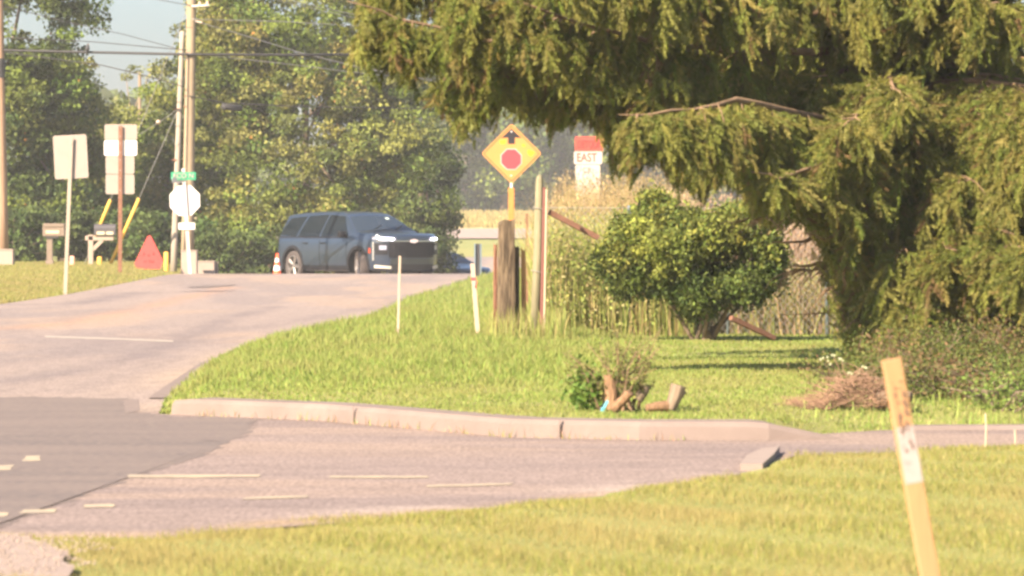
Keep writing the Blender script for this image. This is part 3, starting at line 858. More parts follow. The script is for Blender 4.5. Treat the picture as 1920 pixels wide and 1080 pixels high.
gi = gn.nodes.new('NodeGroupInput'); go = gn.nodes.new('NodeGroupOutput')
jn = gn.nodes.new('GeometryNodeJoinGeometry'); gn.links.new(jn.outputs[0], go.inputs[0])
def named(nm, ty):
    n_ = gn.nodes.new('GeometryNodeInputNamedAttribute'); n_.data_type = ty; n_.inputs[0].default_value = nm
    return n_.outputs[0]
er = gn.nodes.new('FunctionNodeEulerToRotation'); gn.links.new(named('rot', 'FLOAT_VECTOR'), er.inputs[0])
a_k, a_s = named('pick', 'INT'), named('scl', 'FLOAT')
for k, po in enumerate(PROT):
    oi = gn.nodes.new('GeometryNodeObjectInfo'); oi.inputs['Object'].default_value = po
    ip = gn.nodes.new('GeometryNodeInstanceOnPoints')
    cp = gn.nodes.new('FunctionNodeCompare'); cp.data_type = 'INT'; cp.operation = 'EQUAL'
    ii = [x for x in cp.inputs if x.type == 'INT']; ii[1].default_value = k
    gn.links.new(a_k, ii[0]); gn.links.new(cp.outputs[0], ip.inputs['Selection'])
    gn.links.new(gi.outputs[0], ip.inputs['Points']); gn.links.new(oi.outputs['Geometry'], ip.inputs['Instance'])
    gn.links.new(er.outputs[0], ip.inputs['Rotation']); gn.links.new(a_s, ip.inputs['Scale'])
    gn.links.new(ip.outputs[0], jn.inputs[0])
def spray_object(name, pos, ax, scale, col, root, base):
    n = len(pos)
    z = -ax
    x = np.cross(z, unit(n)); x /= np.linalg.norm(x, axis=1)[:, None] + 1e-9
    y = np.cross(z, x)
    # euler XYZ of the matrix with columns x, y, z
    sy = np.sqrt(x[:, 0] ** 2 + x[:, 1] ** 2) + 1e-9
    rot = np.stack([np.arctan2(y[:, 2], z[:, 2]), np.arctan2(-x[:, 2], sy), np.arctan2(x[:, 1], x[:, 0])], 1)
    me = bpy.data.meshes.new(name)
    me.vertices.add(n); me.vertices.foreach_set('co', (pos - np.array(base)).astype(np.float32).ravel())
    for nm, ty, key, dat in (('rot', 'FLOAT_VECTOR', 'vector', rot), ('scl', 'FLOAT', 'value', scale), ('pick', 'INT', 'value', rng.integers(0, len(PROT), n))):
        at_ = me.attributes.new(nm, ty, 'POINT'); at_.data.foreach_set(key, np.ascontiguousarray(dat, np.int32 if ty == 'INT' else np.float32).ravel())
    c4 = np.ones((n, 4), np.float32); c4[:, :3] = col
    me.attributes.new('Col', 'FLOAT_COLOR', 'POINT').data.foreach_set('color', c4.ravel())
    me.materials.append(M['needle'])
    o = bpy.data.objects.new(name, me); C.objects.link(o); o.parent = root; o['kind'] = 'stuff'
    md = o.modifiers.new('spray', 'NODES'); md.node_group = gn
    return o

clear_x = [500, 660, 760, 850, 900, 930, 1000, 1060, 1075, 1130, 1145, 1200, 1250, 1300, 1350, 1400, 1480, 1540]
clear_y = [70, 160, 210, 275, 270, 236, 236, 268, 254, 254, 315, 325, 320, 372, 370, 390, 430, 450]
def allowed(p):
    px = 960 + p[:, 0] / p[:, 1] * F; py = HOR - (p[:, 2] - CAMZ) / p[:, 1] * F
    lim = np.interp(px, clear_x, clear_y)
    lim = np.where(px > 1490, np.interp(px, [1490, 1535, 1565, 1592, 1640], [416, 430, 500, 650, 900]), lim)
    jit = rng.normal(0, 9, len(p)) + 22 * np.sin(px * .045) + 14 * np.sin(px * .13) * (px > 1150)
    return (py < lim + jit) & (px > 655 + np.clip((py - 60) * .9, -25, 200) * 0)

def spruce(name, trunk_px, d0, height, limbs, label, ndroop):
    base = gp(trunk_px, d0)
    root = thing(name, base, label, 'spruce')
    mb = MB()
    pts = [base + Vector((.02 * math.sin(h), 0, h - .2)) for h in np.linspace(0, height, 14)]
    mb.tube(pts, list(np.linspace(.23, .03, 14)), 12)
    mb.build('trunk', M['bark'], root, base, smooth_sh=True)
    cl = Cloud()
    P, A, Sx, Cc = [], [], [], []
    for pts, dens, hang in limbs:
        pts = [Vector(p) for p in pts]
        n = len(pts)
        mb = MB()
        r0 = .034 if n > 4 else .024
        fine = []
        for k in range(n - 1):
            for t_ in (0, .33, .66): fine.append(pts[k].lerp(pts[k + 1], t_) + Vector((random.gauss(0, .012), random.gauss(0, .012), random.gauss(0, .013))))
        fine.append(pts[-1])
        mb.tube(fine, list(np.linspace(r0, .003, len(fine))), 7)
        # resample
        seg = np.array([(pts[i + 1] - pts[i]).length for i in range(n - 1)]); cum = np.concatenate([[0], np.cumsum(seg)]); L = cum[-1]
        arr = np.array([tuple(p) for p in pts])
        ntw = int(L * dens)
        for _ in range(ntw):
            s = L * random.uniform(.12, 1) ** .8
            p = np.array([np.interp(s, cum, arr[:, k]) for k in range(3)])
            t = np.array([np.interp(min(L, s + .1), cum, arr[:, k]) - np.interp(max(0, s - .1), cum, arr[:, k]) for k in range(3)]); t /= np.linalg.norm(t) + 1e-9
            lat = np.cross(t, [0, 0, 1]); lat /= np.linalg.norm(lat) + 1e-9
            sd = random.choice((-1, 1))
            ln = random.uniform(.25, .8) * (.55 + .45 * (1 - s / L))
            hg = hang * random.uniform(.6, 1.3)
            # a branchlet: leaves sideways then hangs
            q = [p]
            dirv = lat * sd * .8 + t * .55
            steps = 5
            for k in range(steps):
                dirv = dirv * .75 + np.array([0, 0, -1]) * (.45 * hg) + rng.normal(0, .12, 3)
                dirv = dirv / np.linalg.norm(dirv)
                q.append(q[-1] + dirv * ln / steps)
            if random.random() < .45:
                mb.tube(q[:4], [.006, .005, .003, .002], 4, cap=False)
            for k in range(1, steps + 1):
                for _r in range(ndroop):
                    fr = random.random()
                    pp = q[k - 1] * (1 - fr) + q[k] * fr
                    ad = (q[k] - q[k - 1]) / (ln / steps) * .9 + rng.normal(0, .42, 3) + np.array([0, 0, -.62 * hang])
                    P.append(pp); A.append(ad / np.linalg.norm(ad))
        mb.build('branch', M['twig'], root, base, smooth_sh=True)
    P = np.array(P); A = np.array(A)
    k = allowed(P + A * .27) & ((P + A * .2)[:, 2] > G(P[:, 0], P[:, 1]) + .02)
    P, A = P[k], A[k]
    n = len(P)
    col = palette(n, SPR, .16)
    dead = rng.uniform(0, 1, n) < .03
    col[dead] = np.array([.20, .13, .06])
    spray_object('foliage', P, A, rng.uniform(.65, 1.2, n), col, root, base)
    print(name, 'sprigs', n)
    return root

def limb_px(*pts): return [at(*p) for p in pts]
L1 = [
    (limb_px((1660, 270, 31), (1450, 235, 30.4), (1200, 150, 29.9), (950, 88, 29.4), (740, 30, 29), (650, 2, 28.8)), 17, 1.2),
    (limb_px((1660, 190, 31.2), (1420, 190, 30.6), (1180, 175, 30.0), (980, 130, 29.5), (860, 120, 29.3)), 19, 1.2),
    (limb_px((1660, 90, 31.2), (1450, 100, 30.3), (1250, 85, 29.5), (1050, 30, 29.0), (850, -25, 28.6)), 18, 1.2),
    (limb_px((1660, 20, 31.2), (1400, 30, 30.6), (1150, 5, 30.1), (900, -50, 29.6), (700, -90, 29.2)), 18, 1.2),
    (limb_px((1660, 230, 31.2), (1520, 215, 30.0), (1380, 190, 29.0), (1260, 210, 28.5), (1160, 215, 28.3)), 19, 1.1),
    (limb_px((1660, 300, 31.5), (1500, 262, 31.8), (1440, 240, 31.4), (1340, 262, 31.4)), 6, 1.3),
    (limb_px((1660, 260, 32), (1480, 210, 32.8), (1300, 190, 33.2), (1120, 170, 33.6)), 20, 1.4),
    (limb_px((1660, 130, 32), (1450, 110, 33), (1200, 60, 33.5), (980, 20, 33.8)), 16, 1.3),
    (limb_px((1660, 310, 31), (1560, 300, 29.6), (1460, 330, 29.0), (1380, 320, 28.8)), 14, 1.0),
    (limb_px((1660, -60, 31.2), (1450, -40, 30), (1200, -70, 29), (1000, -120, 28.5)), 18, 1.2),
    (limb_px((1660, 340, 32), (1560, 290, 33), (1420, 270, 33.8), (1290, 260, 34.2)), 18, 1.4),
]
tx, td = (1660 - 960) / F * 31.5, 31.5
r_ = random.Random(5)
for i in range(92):      # limbs towards the viewer, to the right and behind
    h = r_.uniform(.5, 5.2) if i % 2 else r_.uniform(.4, 1.9)
    a = math.radians(r_.choice([r_.uniform(-150, 20), r_.uniform(-140, 0), r_.uniform(20, 150)]) if i % 2 else r_.uniform(-125, -5))
    ln = r_.uniform(1.0, 2.3) * (1.0 if h > .9 else .8)
    if math.cos(a) < -.3 and h < 2.2: ln *= .6
    p = [Vector((tx, td, h))]
    dirv = Vector((math.cos(a), math.sin(a), .1))
    for k in range(4):
        p.append(p[-1] + dirv * ln / 4); dirv.z += -.16 if k < 2 else .16
    L1.append((p, 18, .75 if h > .8 else .6))
for i in range(40):      # low boughs sweeping to the lawn on the viewer's side
    h = r_.uniform(.35, 2.3)
    a = math.radians(r_.uniform(-118, 0))
    ln = r_.uniform(1.3, 2.9) * (1.0 if h > .8 else .75)
    p = [Vector((tx, td, h))]
    dirv = Vector((math.cos(a), math.sin(a), .12))
    for k in range(4):
        p.append(p[-1] + dirv * ln / 4); dirv.z += -.14 if k < 2 else .06
    L1.append((p, 19, .7))
for i in range(18):      # short boughs on the lit left side of the trunk
    h = r_.uniform(.7, 2.4); a = math.radians(r_.uniform(-178, -100)); ln = r_.uniform(.8, 1.35)
    p = [Vector((tx, td - .2, h))]; dirv = Vector((math.cos(a), math.sin(a), .15))
    for k in range(4):
        p.append(p[-1] + dirv * ln / 4); dirv.z += -.16 if k < 2 else .06
    L1.append((p, 26, .7))
for i in range(26):      # boughs on the far side close the crown
    h = r_.uniform(1.6, 5.0); a = math.radians(r_.uniform(10, 175)); ln = r_.uniform(1.5, 3.6)
    p = [Vector((tx, td + .2, h))]; dirv = Vector((math.cos(a), math.sin(a), .1))
    for k in range(4):
        p.append(p[-1] + dirv * ln / 4); dirv.z += -.14 if k < 2 else .12
    L1.append((p, 19, 1.0))
spruce('spruce_tree', 1660, 31.5, 9.5, L1, 'large drooping spruce reaching over the lawn and road signs from the right', 4)
L2 = []
tx, td = (2010 - 960) / F * 33.5, 33.5
for i in range(78):
    h = r_.uniform(.3, 5.4) if i % 3 else r_.uniform(.3, 1.6)
    a = math.radians(r_.uniform(-215, 30))
    ln = r_.uniform(1.3, 2.6) * (1 if h > .9 else .6)
    p = [Vector((tx, td, h))]
    dirv = Vector((math.cos(a), math.sin(a), .12))
    for k in range(4):
        p.append(p[-1] + dirv * ln / 4); dirv.z += -.17 if k < 2 else .14
    L2.append((p, 16, .9))
for i in range(30):
    h = r_.uniform(.35, 1.3); a = math.radians(r_.uniform(-190, -60)); ln = r_.uniform(1.2, 2.5)
    p = [Vector((tx, td, h))]; dirv = Vector((math.cos(a), math.sin(a), .1))
    for k in range(4):
        p.append(p[-1] + dirv * ln / 4); dirv.z += -.12 if k < 2 else .06
    L2.append((p, 18, .7))
spruce('spruce_tree', 2010, 33.5, 10.5, L2, 'second spruce at the right edge of the picture, behind the leaning stake', 4)

# thicket under the spruces
def thicket(px, d, w_, h_, label, seed, leafy=1.0, cols=None, brown=.35):
    base = gp(px, d)
    root = thing('thicket', base, label, 'shrub', 'scrub under the spruces')
    mb = MB(); rr = random.Random(seed)
    tips = []
    for _ in range(34):
        st = base + Vector((rr.uniform(-w_, w_) * .8, rr.uniform(-.3, .3), -.02))
        hh = h_ * rr.uniform(.4, 1.05)
        e = st + Vector((rr.uniform(-.35, .35), rr.uniform(-.25, .25), hh))
        m_ = (st + e) / 2 + Vector((rr.uniform(-.1, .1), rr.uniform(-.06, .06), .05))
        mb.tube([st, m_, e], [.006, .0045, .002], 4, cap=False)
        tips.append((st, m_, e))
    mb.build('stem', M['bark'], root, base)
    cl = Cloud(); n = int(17000 * w_ * leafy)
    T = np.array([[tuple(a), tuple(b), tuple(c)] for a, b, c in tips])
    w = T[rng.integers(0, len(T), n)]; t = rng.uniform(.1, 1, n)[:, None]
    pos = w[:, 0] * (1 - t) ** 2 + 2 * w[:, 1] * t * (1 - t) + w[:, 2] * t * t + rng.normal(0, .075, (n, 3))
    pos[:, 2] = np.maximum(pos[:, 2], base.z + .01)
    col = palette(n, cols or [(.10, .125, .03), (.13, .14, .035), (.08, .105, .025)])
    br = rng.uniform(0, 1, n) < brown * np.interp(np.sin(pos[:, 0] * 7 + pos[:, 2] * 9), [-1, 1], [.2, 1.6])
    col[br] = palette(int(br.sum()), [(.15, .10, .05), (.11, .07, .035), (.19, .12, .06)])
    cl.add(*leaf_quads(pos, rng.uniform(.016, .036, n), col, droop=.2, aspect=.42))
    cl.build('foliage', M['leaf'], root, base)
    return root
thicket(1640, 26.4, .28, .24, 'low scrub at the left foot of the spruce, behind the brush pile', 1, .9)
thicket(1775, 25.6, .32, .24, 'brown and green scrub right of the leaning stake', 2, 1.0, brown=.3)
thicket(1890, 25.2, .32, .26, 'tangled scrub at the right edge under the spruce', 3, 1.0, brown=.35)
thicket(1720, 28.2, .45, .36, 'taller scrub close round the spruce trunk', 4, .8)
thicket(1860, 28.4, .5, .40, 'tall scrub between the two spruce trunks', 5, .8)
thicket(1895, 24.6, .16, .17, 'fresh green plants at the right edge by the sidewalk', 6, .8, [(.13, .20, .04), (.17, .22, .05)], .03)

# flowering weed and brush pile
base = gp(1585, 25.6)
root = thing('flowering_weed', base, 'small weed with clusters of white flowers above the brush pile', 'weed')
mb = MB(); fl = MB(); rr = random.Random(3)
for px, py in ((1545, 672), (1562, 668), (1578, 676), (1590, 700), (1606, 698), (1620, 690), (1555, 680), (1600, 704)):
    e = at(px, py, 25.6 + rr.uniform(-.1, .1))
    mb.tube([base + Vector((rr.uniform(-.08, .08), 0, 0)), (base + e) / 2 + Vector((0, 0, .05)), e], .003, 4, cap=False)
    for _ in range(3):
        p = e + Vector((rr.uniform(-.02, .02), rr.uniform(-.02, .02), rr.uniform(-.012, .012)))
        fl.prism(ngon(6, .007, rr.random()), .004, p, u=(1, 0, .2), w=(0, .3, 1), nrm=(0, -1, .3))
mb.build('stem', M['twig'], root, base); fl.build('flower', M['pale_flower'], root, base, kind='stuff')

base = gp(1583, 24.5)
root = thing('brush_pile', base, 'heap of reddish brown dead twigs on the lawn beside the spruce scrub', 'brush pile')
cl_v = MB(); rr = random.Random(9)
for _ in range(820):
    u = rr.uniform(-1, 1); hh = .21 * (1 - abs(u - .25) ** 1.1) * (u > -.8) + .012
    p = base + Vector((u * .27 + .02, rr.uniform(-.2, .2), rr.uniform(0, 1) * hh))
    a = rr.uniform(0, math.pi); L = rr.uniform(.06, .22)
    q = Vector((math.cos(a) * L, math.sin(a) * L * .6, rr.uniform(-.05, .06)))
    m_ = p + q * .5 + Vector((0, 0, rr.uniform(-.01, .025)))
    e = p + q
    e.z = max(e.z, base.z + .005)
    cl_v.tube([p, m_, e], [rr.uniform(.0012, .004), .002, .001], 4, cap=False)
M['pile'] = mat('dead_twig', (.205, .125, .08), .9, noise=.4, nscale=12)
cl_v.build('twig', M['pile'], root, base, kind='stuff')
mb = MB(); mb.tube([base + Vector((.18, -.1, .06)), base + Vector((.30, -.16, .08)), base + Vector((.36, -.2, .07))], [.03, .035, .034], 9)
mb.build('log', M['bark'], root, base, smooth_sh=True)

# shrub with cut stumps by the kerb
base = gp(1155, 23.7)
root = thing('coppiced_shrub', base, 'sparse shrub sprouting from cut stumps near the kerb', 'shrub')
rr = random.Random(21)
mb = MB(); T = []
for _ in range(54):
    st = base + Vector((rr.uniform(-.11, .13), rr.uniform(-.08, .08), 0))
    e = at(rr.uniform(1050, 1245), rr.uniform(608, 725), 23.7 + rr.uniform(-.15, .15))
    m_ = st * .55 + e * .45 + Vector((rr.uniform(-.02, .02), 0, .05))
    mb.tube([st, m_, e], [.005, .0035, .0015], 5, cap=False); T.append([tuple(st), tuple(m_), tuple(e)])
mb.build('sprout', M['twig'], root, base)
T = np.array(T); n_ = 2600
w_ = T[rng.integers(0, len(T), n_)]; t = rng.uniform(.25, 1, n_)[:, None]
pos = w_[:, 0] * (1 - t) ** 2 + 2 * w_[:, 1] * t * (1 - t) + w_[:, 2] * t * t + rng.normal(0, .016, (n_, 3))
cl = Cloud(); cl.add(*leaf_quads(pos, rng.uniform(.012, .03, n_), palette(n_, [(.17, .20, .05), (.21, .225, .06), (.14, .17, .045), (.25, .22, .09)]), droop=.1, aspect=.5))
n_ = 500; pos = np.array(at(1100, 735, 23.7)) + rng.normal(0, 1, (n_, 3)) * np.array([.05, .05, .06])
cl.add(*leaf_quads(pos, rng.uniform(.025, .05, n_), palette(n_, [(.10, .17, .03), (.13, .2, .04)]), droop=.3, aspect=.6))
cl.build('foliage', M['leaf'], root, base)
M['stump'] = mat('cut_wood', (.21, .125, .07), .9, noise=.6, nscale=34, bump=.8, stretch=(3, 3, .5))
def stub(p0, p1, r0, r1, m, root=root, base=base, name='stump'):
    a, b = at(*p0), at(*p1); mid = (a + b) / 2 + Vector((.006, 0, .004))
    MB().tube([a, mid, b], [r0, (r0 + r1) / 2 * 1.05, r1], 9).build(name, m, root, base, smooth_sh=False, bevel=.004)
stub((1146, 768, 23.65), (1141, 702, 23.65), .038, .03, M['stump'])
stub((1150, 768, 23.55), (1182, 736, 23.5), .030, .022, M['stump'])
stub((1195, 750, 23.7), (1215, 722, 23.7), .030, .022, M['bark'])
stub((1127, 766, 23.75), (1112, 722, 23.75), .018, .012, M['stump'])
stub((1192, 690, 23.75), (1200, 664, 23.75), .012, .008, M['stump'])
base2 = gp(1255, 23.65)
root2 = thing('tree_stump', base2, 'dark gnarled stump leaning right of the sparse shrub', 'stump')
stub((1256, 768, 23.65), (1272, 722, 23.65), .032, .045, M['bark'], root2, base2)
stub((1262, 755, 23.65), (1285, 733, 23.65), .022, .012, M['bark'], root2, base2)
stub((1250, 762, 23.55), (1212, 765, 23.5), .034, .02, M['stump'], root2, base2, 'root')
b = MB(); b.box(at(1135, 760, 23.45), (.016, .012, .06), Matrix.Rotation(.5, 3, 'Y')); b.box(at(1130, 768, 23.45), (.02, .012, .02), Matrix.Rotation(.2, 3, 'Y'))
tag(b.build('plastic_scrap', M['cyan'], bevel=.003), 'scrap of blue green plastic at the foot of the cut stump', 'litter')

# ------------------------------------------------------------------ wire fence and posts
FD = 42.6
s = FD / F
base = gp(1012, FD)
root = thing('wire_fence', base, 'chain link fence behind the dark bush, overgrown with weeds', 'fence')
x0, x1 = (1012 - 960) * s, (1760 - 960) * s
z0, z1 = base.z + .02, base.z + 1.28
mb = MB(); pitch = .072; H = z1 - z0
for sgn in (1, -1):
    k = x0 - H
    while k < x1 + H:
        a, b2 = (k, z0), (k + H * .95, z1)
        if sgn < 0: a, b2 = (k + H * .95, z0), (k, z1)
        # clip to the panel
        (ax_, az), (bx, bz) = a, b2
        lo, hi = 0, 1
        dx = bx - ax_
        t0, t1 = sorted(((x0 - ax_) / dx, (x1 - ax_) / dx))
        lo, hi = max(0, t0), min(1, t1)
        if hi - lo > .03:
            yy = FD + .002 * sgn
            mb.tube([(ax_ + dx * lo, yy, az + (bz - az) * lo), (ax_ + dx * hi, yy, az + (bz - az) * hi)],   .0018, 3, cap=False)
        k += pitch
mb.build('wire_mesh', M['wire_mesh'], root, base)
for px in (1180, 1365, 1551, 1740):
    x = (px - 960) * s
    mb = MB(); mb.tube([(x, FD + .03, Gz(x, FD) - .1), (x, FD + .03, z1 + .02)], .017, 8); mb.build('post', M['galv_blue'], root, base, smooth_sh=True)
mb = MB(); mb.tube([(x0, FD + .01, z1), (x1, FD + .01, z1 - .02)], .003, 4); mb.build('top_wire', M['galv'], root, base)

# weathered round pole and the fibreglass rod beside it
d = 39.8
a = gp(1002, d); b_ = at(1012, 328, d)
root = thing('wooden_pole', a, 'slender grey green wooden pole with a pointed top at the fence corner', 'pole')
ax_ = (b_ - a)
MB().tube([a - ax_ * .05, a + ax_ * .5 + Vector((.006, 0, 0)), a + ax_ * .965, a + ax_ * .985, b_], [.047, .043, .036, .028, .012], 12).build('shaft', M['green_wood'], root, a, smooth_sh=True)
w = MB()
for t in (.42, .80):
    p = a + ax_ * t; w.tube([p + Vector((-.055, -.03, .01)), p + Vector((0, -.05, 0)), p + Vector((.05, -.04, -.012)), p + Vector((.1, 0, -.02))], .004, 4)
w.build('tie_wire', M['galv'], root, a)
a = gp(1020, 39.5); b_ = at(1025, 355, 39.5)
root = thing('marker_rod', a, 'thin cream and red fibreglass rod standing right of the wooden pole', 'rod')
MB().tube([a, b_], [.012, .011], 8).build('rod', M['fibre_white'], root, a)
MB().tube([a + Vector((-.026, .01, 0)), b_ + Vector((-.022, .01, .02))], [.016, .013], 8).build('backing_rod', M['fibre_red'], root, a)

# timber post group
a = gp(946, 39.9)
root = thing('timber_post', a, 'thick rotting timber post with split slats on both sides', 'post')
sp = 39.9 / F
def plank(px, y0, wpx, dep, m, name, dd_=0, lean=0, notch=True, parent=None, base_=None):
    p = parent or root; bs = base_ or a
    d = (bs.y) + dd_
    s_ = d / F
    x = (px - 960) * s_; top = CAMZ - (y0 - HOR) * s_; bot = Gz(x, d) - .08
    h = top - bot; n = 7; vs = []; fs = []
    rr = random.Random(int(px * 7))
    for i in range(n + 1):
        t = i / n; wd = wpx * s_ / 2 * (1 - .1 * t) * rr.uniform(.93, 1.05); xo = x + lean * s_ * (t - 1)
        dp = dep / 2
        ring = [(-wd, -dp), (-wd * .3, -dp * rr.uniform(1.0, 1.25)), (wd * .5, -dp * rr.uniform(.8, 1.1)), (wd, -dp * .8), (wd, dp), (-wd, dp)]
        for u_, w_ in ring:
            zz = bot + h * t
            if i == n: zz += rr.uniform(-.05, .02)
            vs.append((xo + u_, d + w_, zz))
    for i in range(n):
        for k in range(6):
            q0 = i * 6 + k; q1 = i * 6 + (k + 1) % 6
            fs.append((q0, q1, q1 + 6, q0 + 6))
    fs.append((n*6, n*6+1, n*6+2, n*6+3, n*6+4, n*6+5))
    mb = MB(); mb.add(vs, fs)
    return mb.build(name, m, p, bs)
plank(950, 412, 35, .14, M['old_wood'], 'post', lean=2)
plank(929, 456, 8, .05, M['rust'], 'slat', -.05, lean=1)
plank(969, 460, 11, .05, M['old_wood'], 'slat', .06)
plank(981, 464, 10, .05, M['orange_wood'], 'slat', .10, lean=-2)
a = gp(988, 60)
root = thing('steel_post', a, 'thin rusty steel fence post standing in the weeds behind the wooden pole', 'post')
b_ = at(988, 400, 60)
MB().box(((a.x), 60, (a.z + b_.z) / 2), (.035, .006, b_.z - a.z)).build('flange', M['rust'], root, a)
MB().box(((a.x), 60.02, (a.z + b_.z) / 2), (.008, .034, b_.z - a.z)).build('stem', M['rust'], root, a)

def rail(name, p0, p1, w, m, label):
    A, B = at(*p0), at(*p1); v_ = B - A
    rot = v_.to_track_quat('X', 'Z').to_matrix()
    o = MB().box((A + B) / 2, (v_.length, .05, w), rot).build(name, m, bevel=.004)
    return tag(o, label, 'board')
rail('fence_brace', (1029, 397, 39.9), (1122, 446, 40.0), .05, M['brown_wood'], 'brown board sloping down from the wooden pole into the bush')
rail('fence_brace', (1370, 596, 39.9), (1452, 634, 40.2), .045, M['brown_wood'], 'brown board lying low at the right foot of the bush')

# survey laths along the verge
def lath(px0, y0, px1, d, wpx, m, label, ribbon=None, thick=.012):
    a = gp(px1, d); t = at(px0, y0, d); v_ = t - a; rot = v_.to_track_quat('Z', 'Y').to_matrix()
    root = thing('survey_stake', a, label, 'stake', 'wooden survey stakes')
    ww = wpx * d / F
    rotm = Matrix((Vector((1, 0, 0)), Vector((0, 1, 0)), v_.normalized())).transposed()
    MB().box(a + v_ * .48, (ww, thick, v_.length * 1.04), rotm).build('shaft', m, root, a, bevel=.003)
    if ribbon:
        p = a + v_ * ribbon
        MB().box(p + Vector((0, 0, 0)), (ww * 1.1, thick * 1.5, .03), rotm).build('ribbon', M['ribbon'], root, a)
        MB().box(p + Vector((ww * .5, -.01, -.05)), (.014, .003, .07), Matrix.Rotation(.2, 3, 'Y')).build('ribbon', M['ribbon'], root, a)
    return root
lath(750, 480, 746, 40.5, 4.6, M['lath'], 'thin tall survey stake at the road edge in front of the vehicle')
lath(886, 494, 897, 40.3, 8.5, M['lath'], 'leaning survey stake with red ribbon left of the timber post', ribbon=.80)
# big stake close to the camera
d = 10.0; sp = d / F
top = at(1671, 673, d); low = at(1740, 1080, d)
v_ = (top - low); k = (low.z + .02) / v_.z
foot = low - v_ * k; foot.z = Gz(foot.x, d) - .02
v_ = top - foot
root = thing('survey_stake', Vector((foot.x, d, Gz(foot.x, d))), 'big blurred wooden stake leaning in the foreground grass, ink marks down its face', 'stake', 'wooden survey stakes')
og = root.location
rotm = Matrix((Vector((v_.normalized().z, 0, -v_.normalized().x)), Vector((0, 1, 0)), v_.normalized())).transposed()
yaw = Matrix.Rotation(math.radians(14), 3, 'Z')
R = rotm @ yaw
W = .047
def on_stake(t, u, out=0):   # t along (0 foot..1 top), u across in metres
    return foot + v_ * t + R @ Vector((u, -.009 - out, 0))
MB().box(foot + v_ * .5, (W, .018, v_.length), R).build('shaft', M['lath_fresh'], root, og, bevel=.003)
tt = lambda py: 1 - (py - 673) / 406 * (top - low).length / v_.length
def strip(py0, py1, u0, u1, m, out, name):
    p = [on_stake(tt(py1), u0, out), on_stake(tt(py1), u1, out), on_stake(tt(py0), u1, out), on_stake(tt(py0), u0, out)]
    back = [q + R @ Vector((0, .001, 0)) for q in p]
    MB().add(p + back, [(0, 1, 2, 3), (7, 6, 5, 4), (0, 4, 5, 1), (1, 5, 6, 2), (2, 6, 7, 3), (3, 7, 4, 0)]).build(name, m, root, og)
strip(800, 905, -.0215, .0215, M['lath_paint'], .0006, 'paint_band')
rr = random.Random(4)
mb = MB()
y = 715
while y < 885:      # illegible pen strokes running down the face in two columns
    for u in (-.010, .006):
        if rr.random() < .85 and (y < 815 or rr.random() < .5):
            y1 = y + rr.uniform(3, 9); uu = u + rr.uniform(-.003, .003); w2 = rr.choice((.0012, .006, .009))
            p = [on_stake(tt(y1), uu, .0018), on_stake(tt(y1), uu + w2, .0018), on_stake(tt(y), uu + w2, .0018), on_stake(tt(y), uu, .0018)]
            bk = [q + R @ Vector((0, .0006, 0)) for q in p]
            mb.add(p + bk, [(0, 1, 2, 3), (7, 6, 5, 4), (0, 4, 5, 1), (1, 5, 6, 2), (2, 6, 7, 3), (3, 7, 4, 0)])
    y += rr.uniform(6, 11)
mb.build('ink_mark', M['ink'], root, og, kind='stuff')
# wire flags at right
for px, y0, lab in ((1848, 775, 'thin pale wire stake at the near side of the sidewalk'), (1903, 806, 'short pale wire stake nearest the right edge')):
    a = gp(px, 21.0); b_ = at(px, y0, 21.0)
    tag(MB().tube([a, (a + b_) / 2 + Vector((.003, 0, 0)), b_], .005, 6).build('marker_wire', M['fibre_white'], origin=a), lab, 'marker', 'wire markers by the sidewalk')

# ------------------------------------------------------------------ signs
# orange stop-ahead sign
d = 91; sp = d / F
foot = gp(957, d + .05)
c = at(959, 288, d)
root = thing('warning_sign', foot, 'orange diamond warning sign with black arrow over a red octagon', 'sign')
R2 = .645
def diamond(r, rad):
    pts = rounded(r * math.sqrt(2), r * math.sqrt(2), rad); ca = math.sqrt(.5)
    return [((x - y) * ca, (x + y) * ca) for x, y in pts]
MB().prism(diamond(R2, .055), .004, c).build('panel', M['orange_sign'], root, foot)
# thin border line, built as a ring
def ring(outer, inner, o, m, root, foot, name, t=.002):
    n = len(outer); o = Vector(o); vs = []
    for pts, yy in ((outer, 0), (inner, 0), (inner, t), (outer, t)):
        vs += [o + Vector((x, yy, z)) for x, z in pts]
    fs = []
    for i in range(n):
        j = (i + 1) % n
        for k in range(4):
            k2 = (k + 1) % 4
            fs.append((k * n + i, k * n + j, k2 * n + j, k2 * n + i))
    MB().add(vs, fs).build(name, m, root, foot)
ring(diamond(R2 - .045, .045), diamond(R2 - .062, .04), c + Vector((0, -.004, 0)), M['sign_black'], root, foot, 'border')
U = R2 / 56.5
pc = lambda x, y: ((x - 959) * U, (288 - y) * U)
MB().prism([pc(*p) for p in ((959, 241), (978, 259), (965.5, 258), (965.5, 270), (952.5, 270), (952.5, 258), (940, 259))][::-1], .002, c + Vector((0, -.003, 0))).build('arrow', M['sign_black'], root, foot)
MB().prism(ngon(8, 21.5 * U, math.pi / 8), .002, c + Vector((-.5 * U, -.003, -10.5 * U))).build('octagon_border', M['sign_white'], root, foot)
MB().prism(ngon(8, 19.8 * U, math.pi / 8), .002, c + Vector((-.5 * U, -.006, -10.5 * U))).build('octagon', M['sign_red'], root, foot)
MB().prism([pc(*p) for p in ((988, 284), (990, 280), (999, 283), (1003, 286), (1000, 290), (996, 294), (992, 292), (989, 288))][::-1], .001, c + Vector((0, -.002, 0))).build('sticker', M['sign_yellow'], root, foot)
MB().prism([pc(*p) for p in ((978, 271), (982, 269), (986, 273), (983, 276), (979, 275))][::-1], .001, c + Vector((0, -.002, 0))).build('sticker', M['sign_yellow'], root, foot)
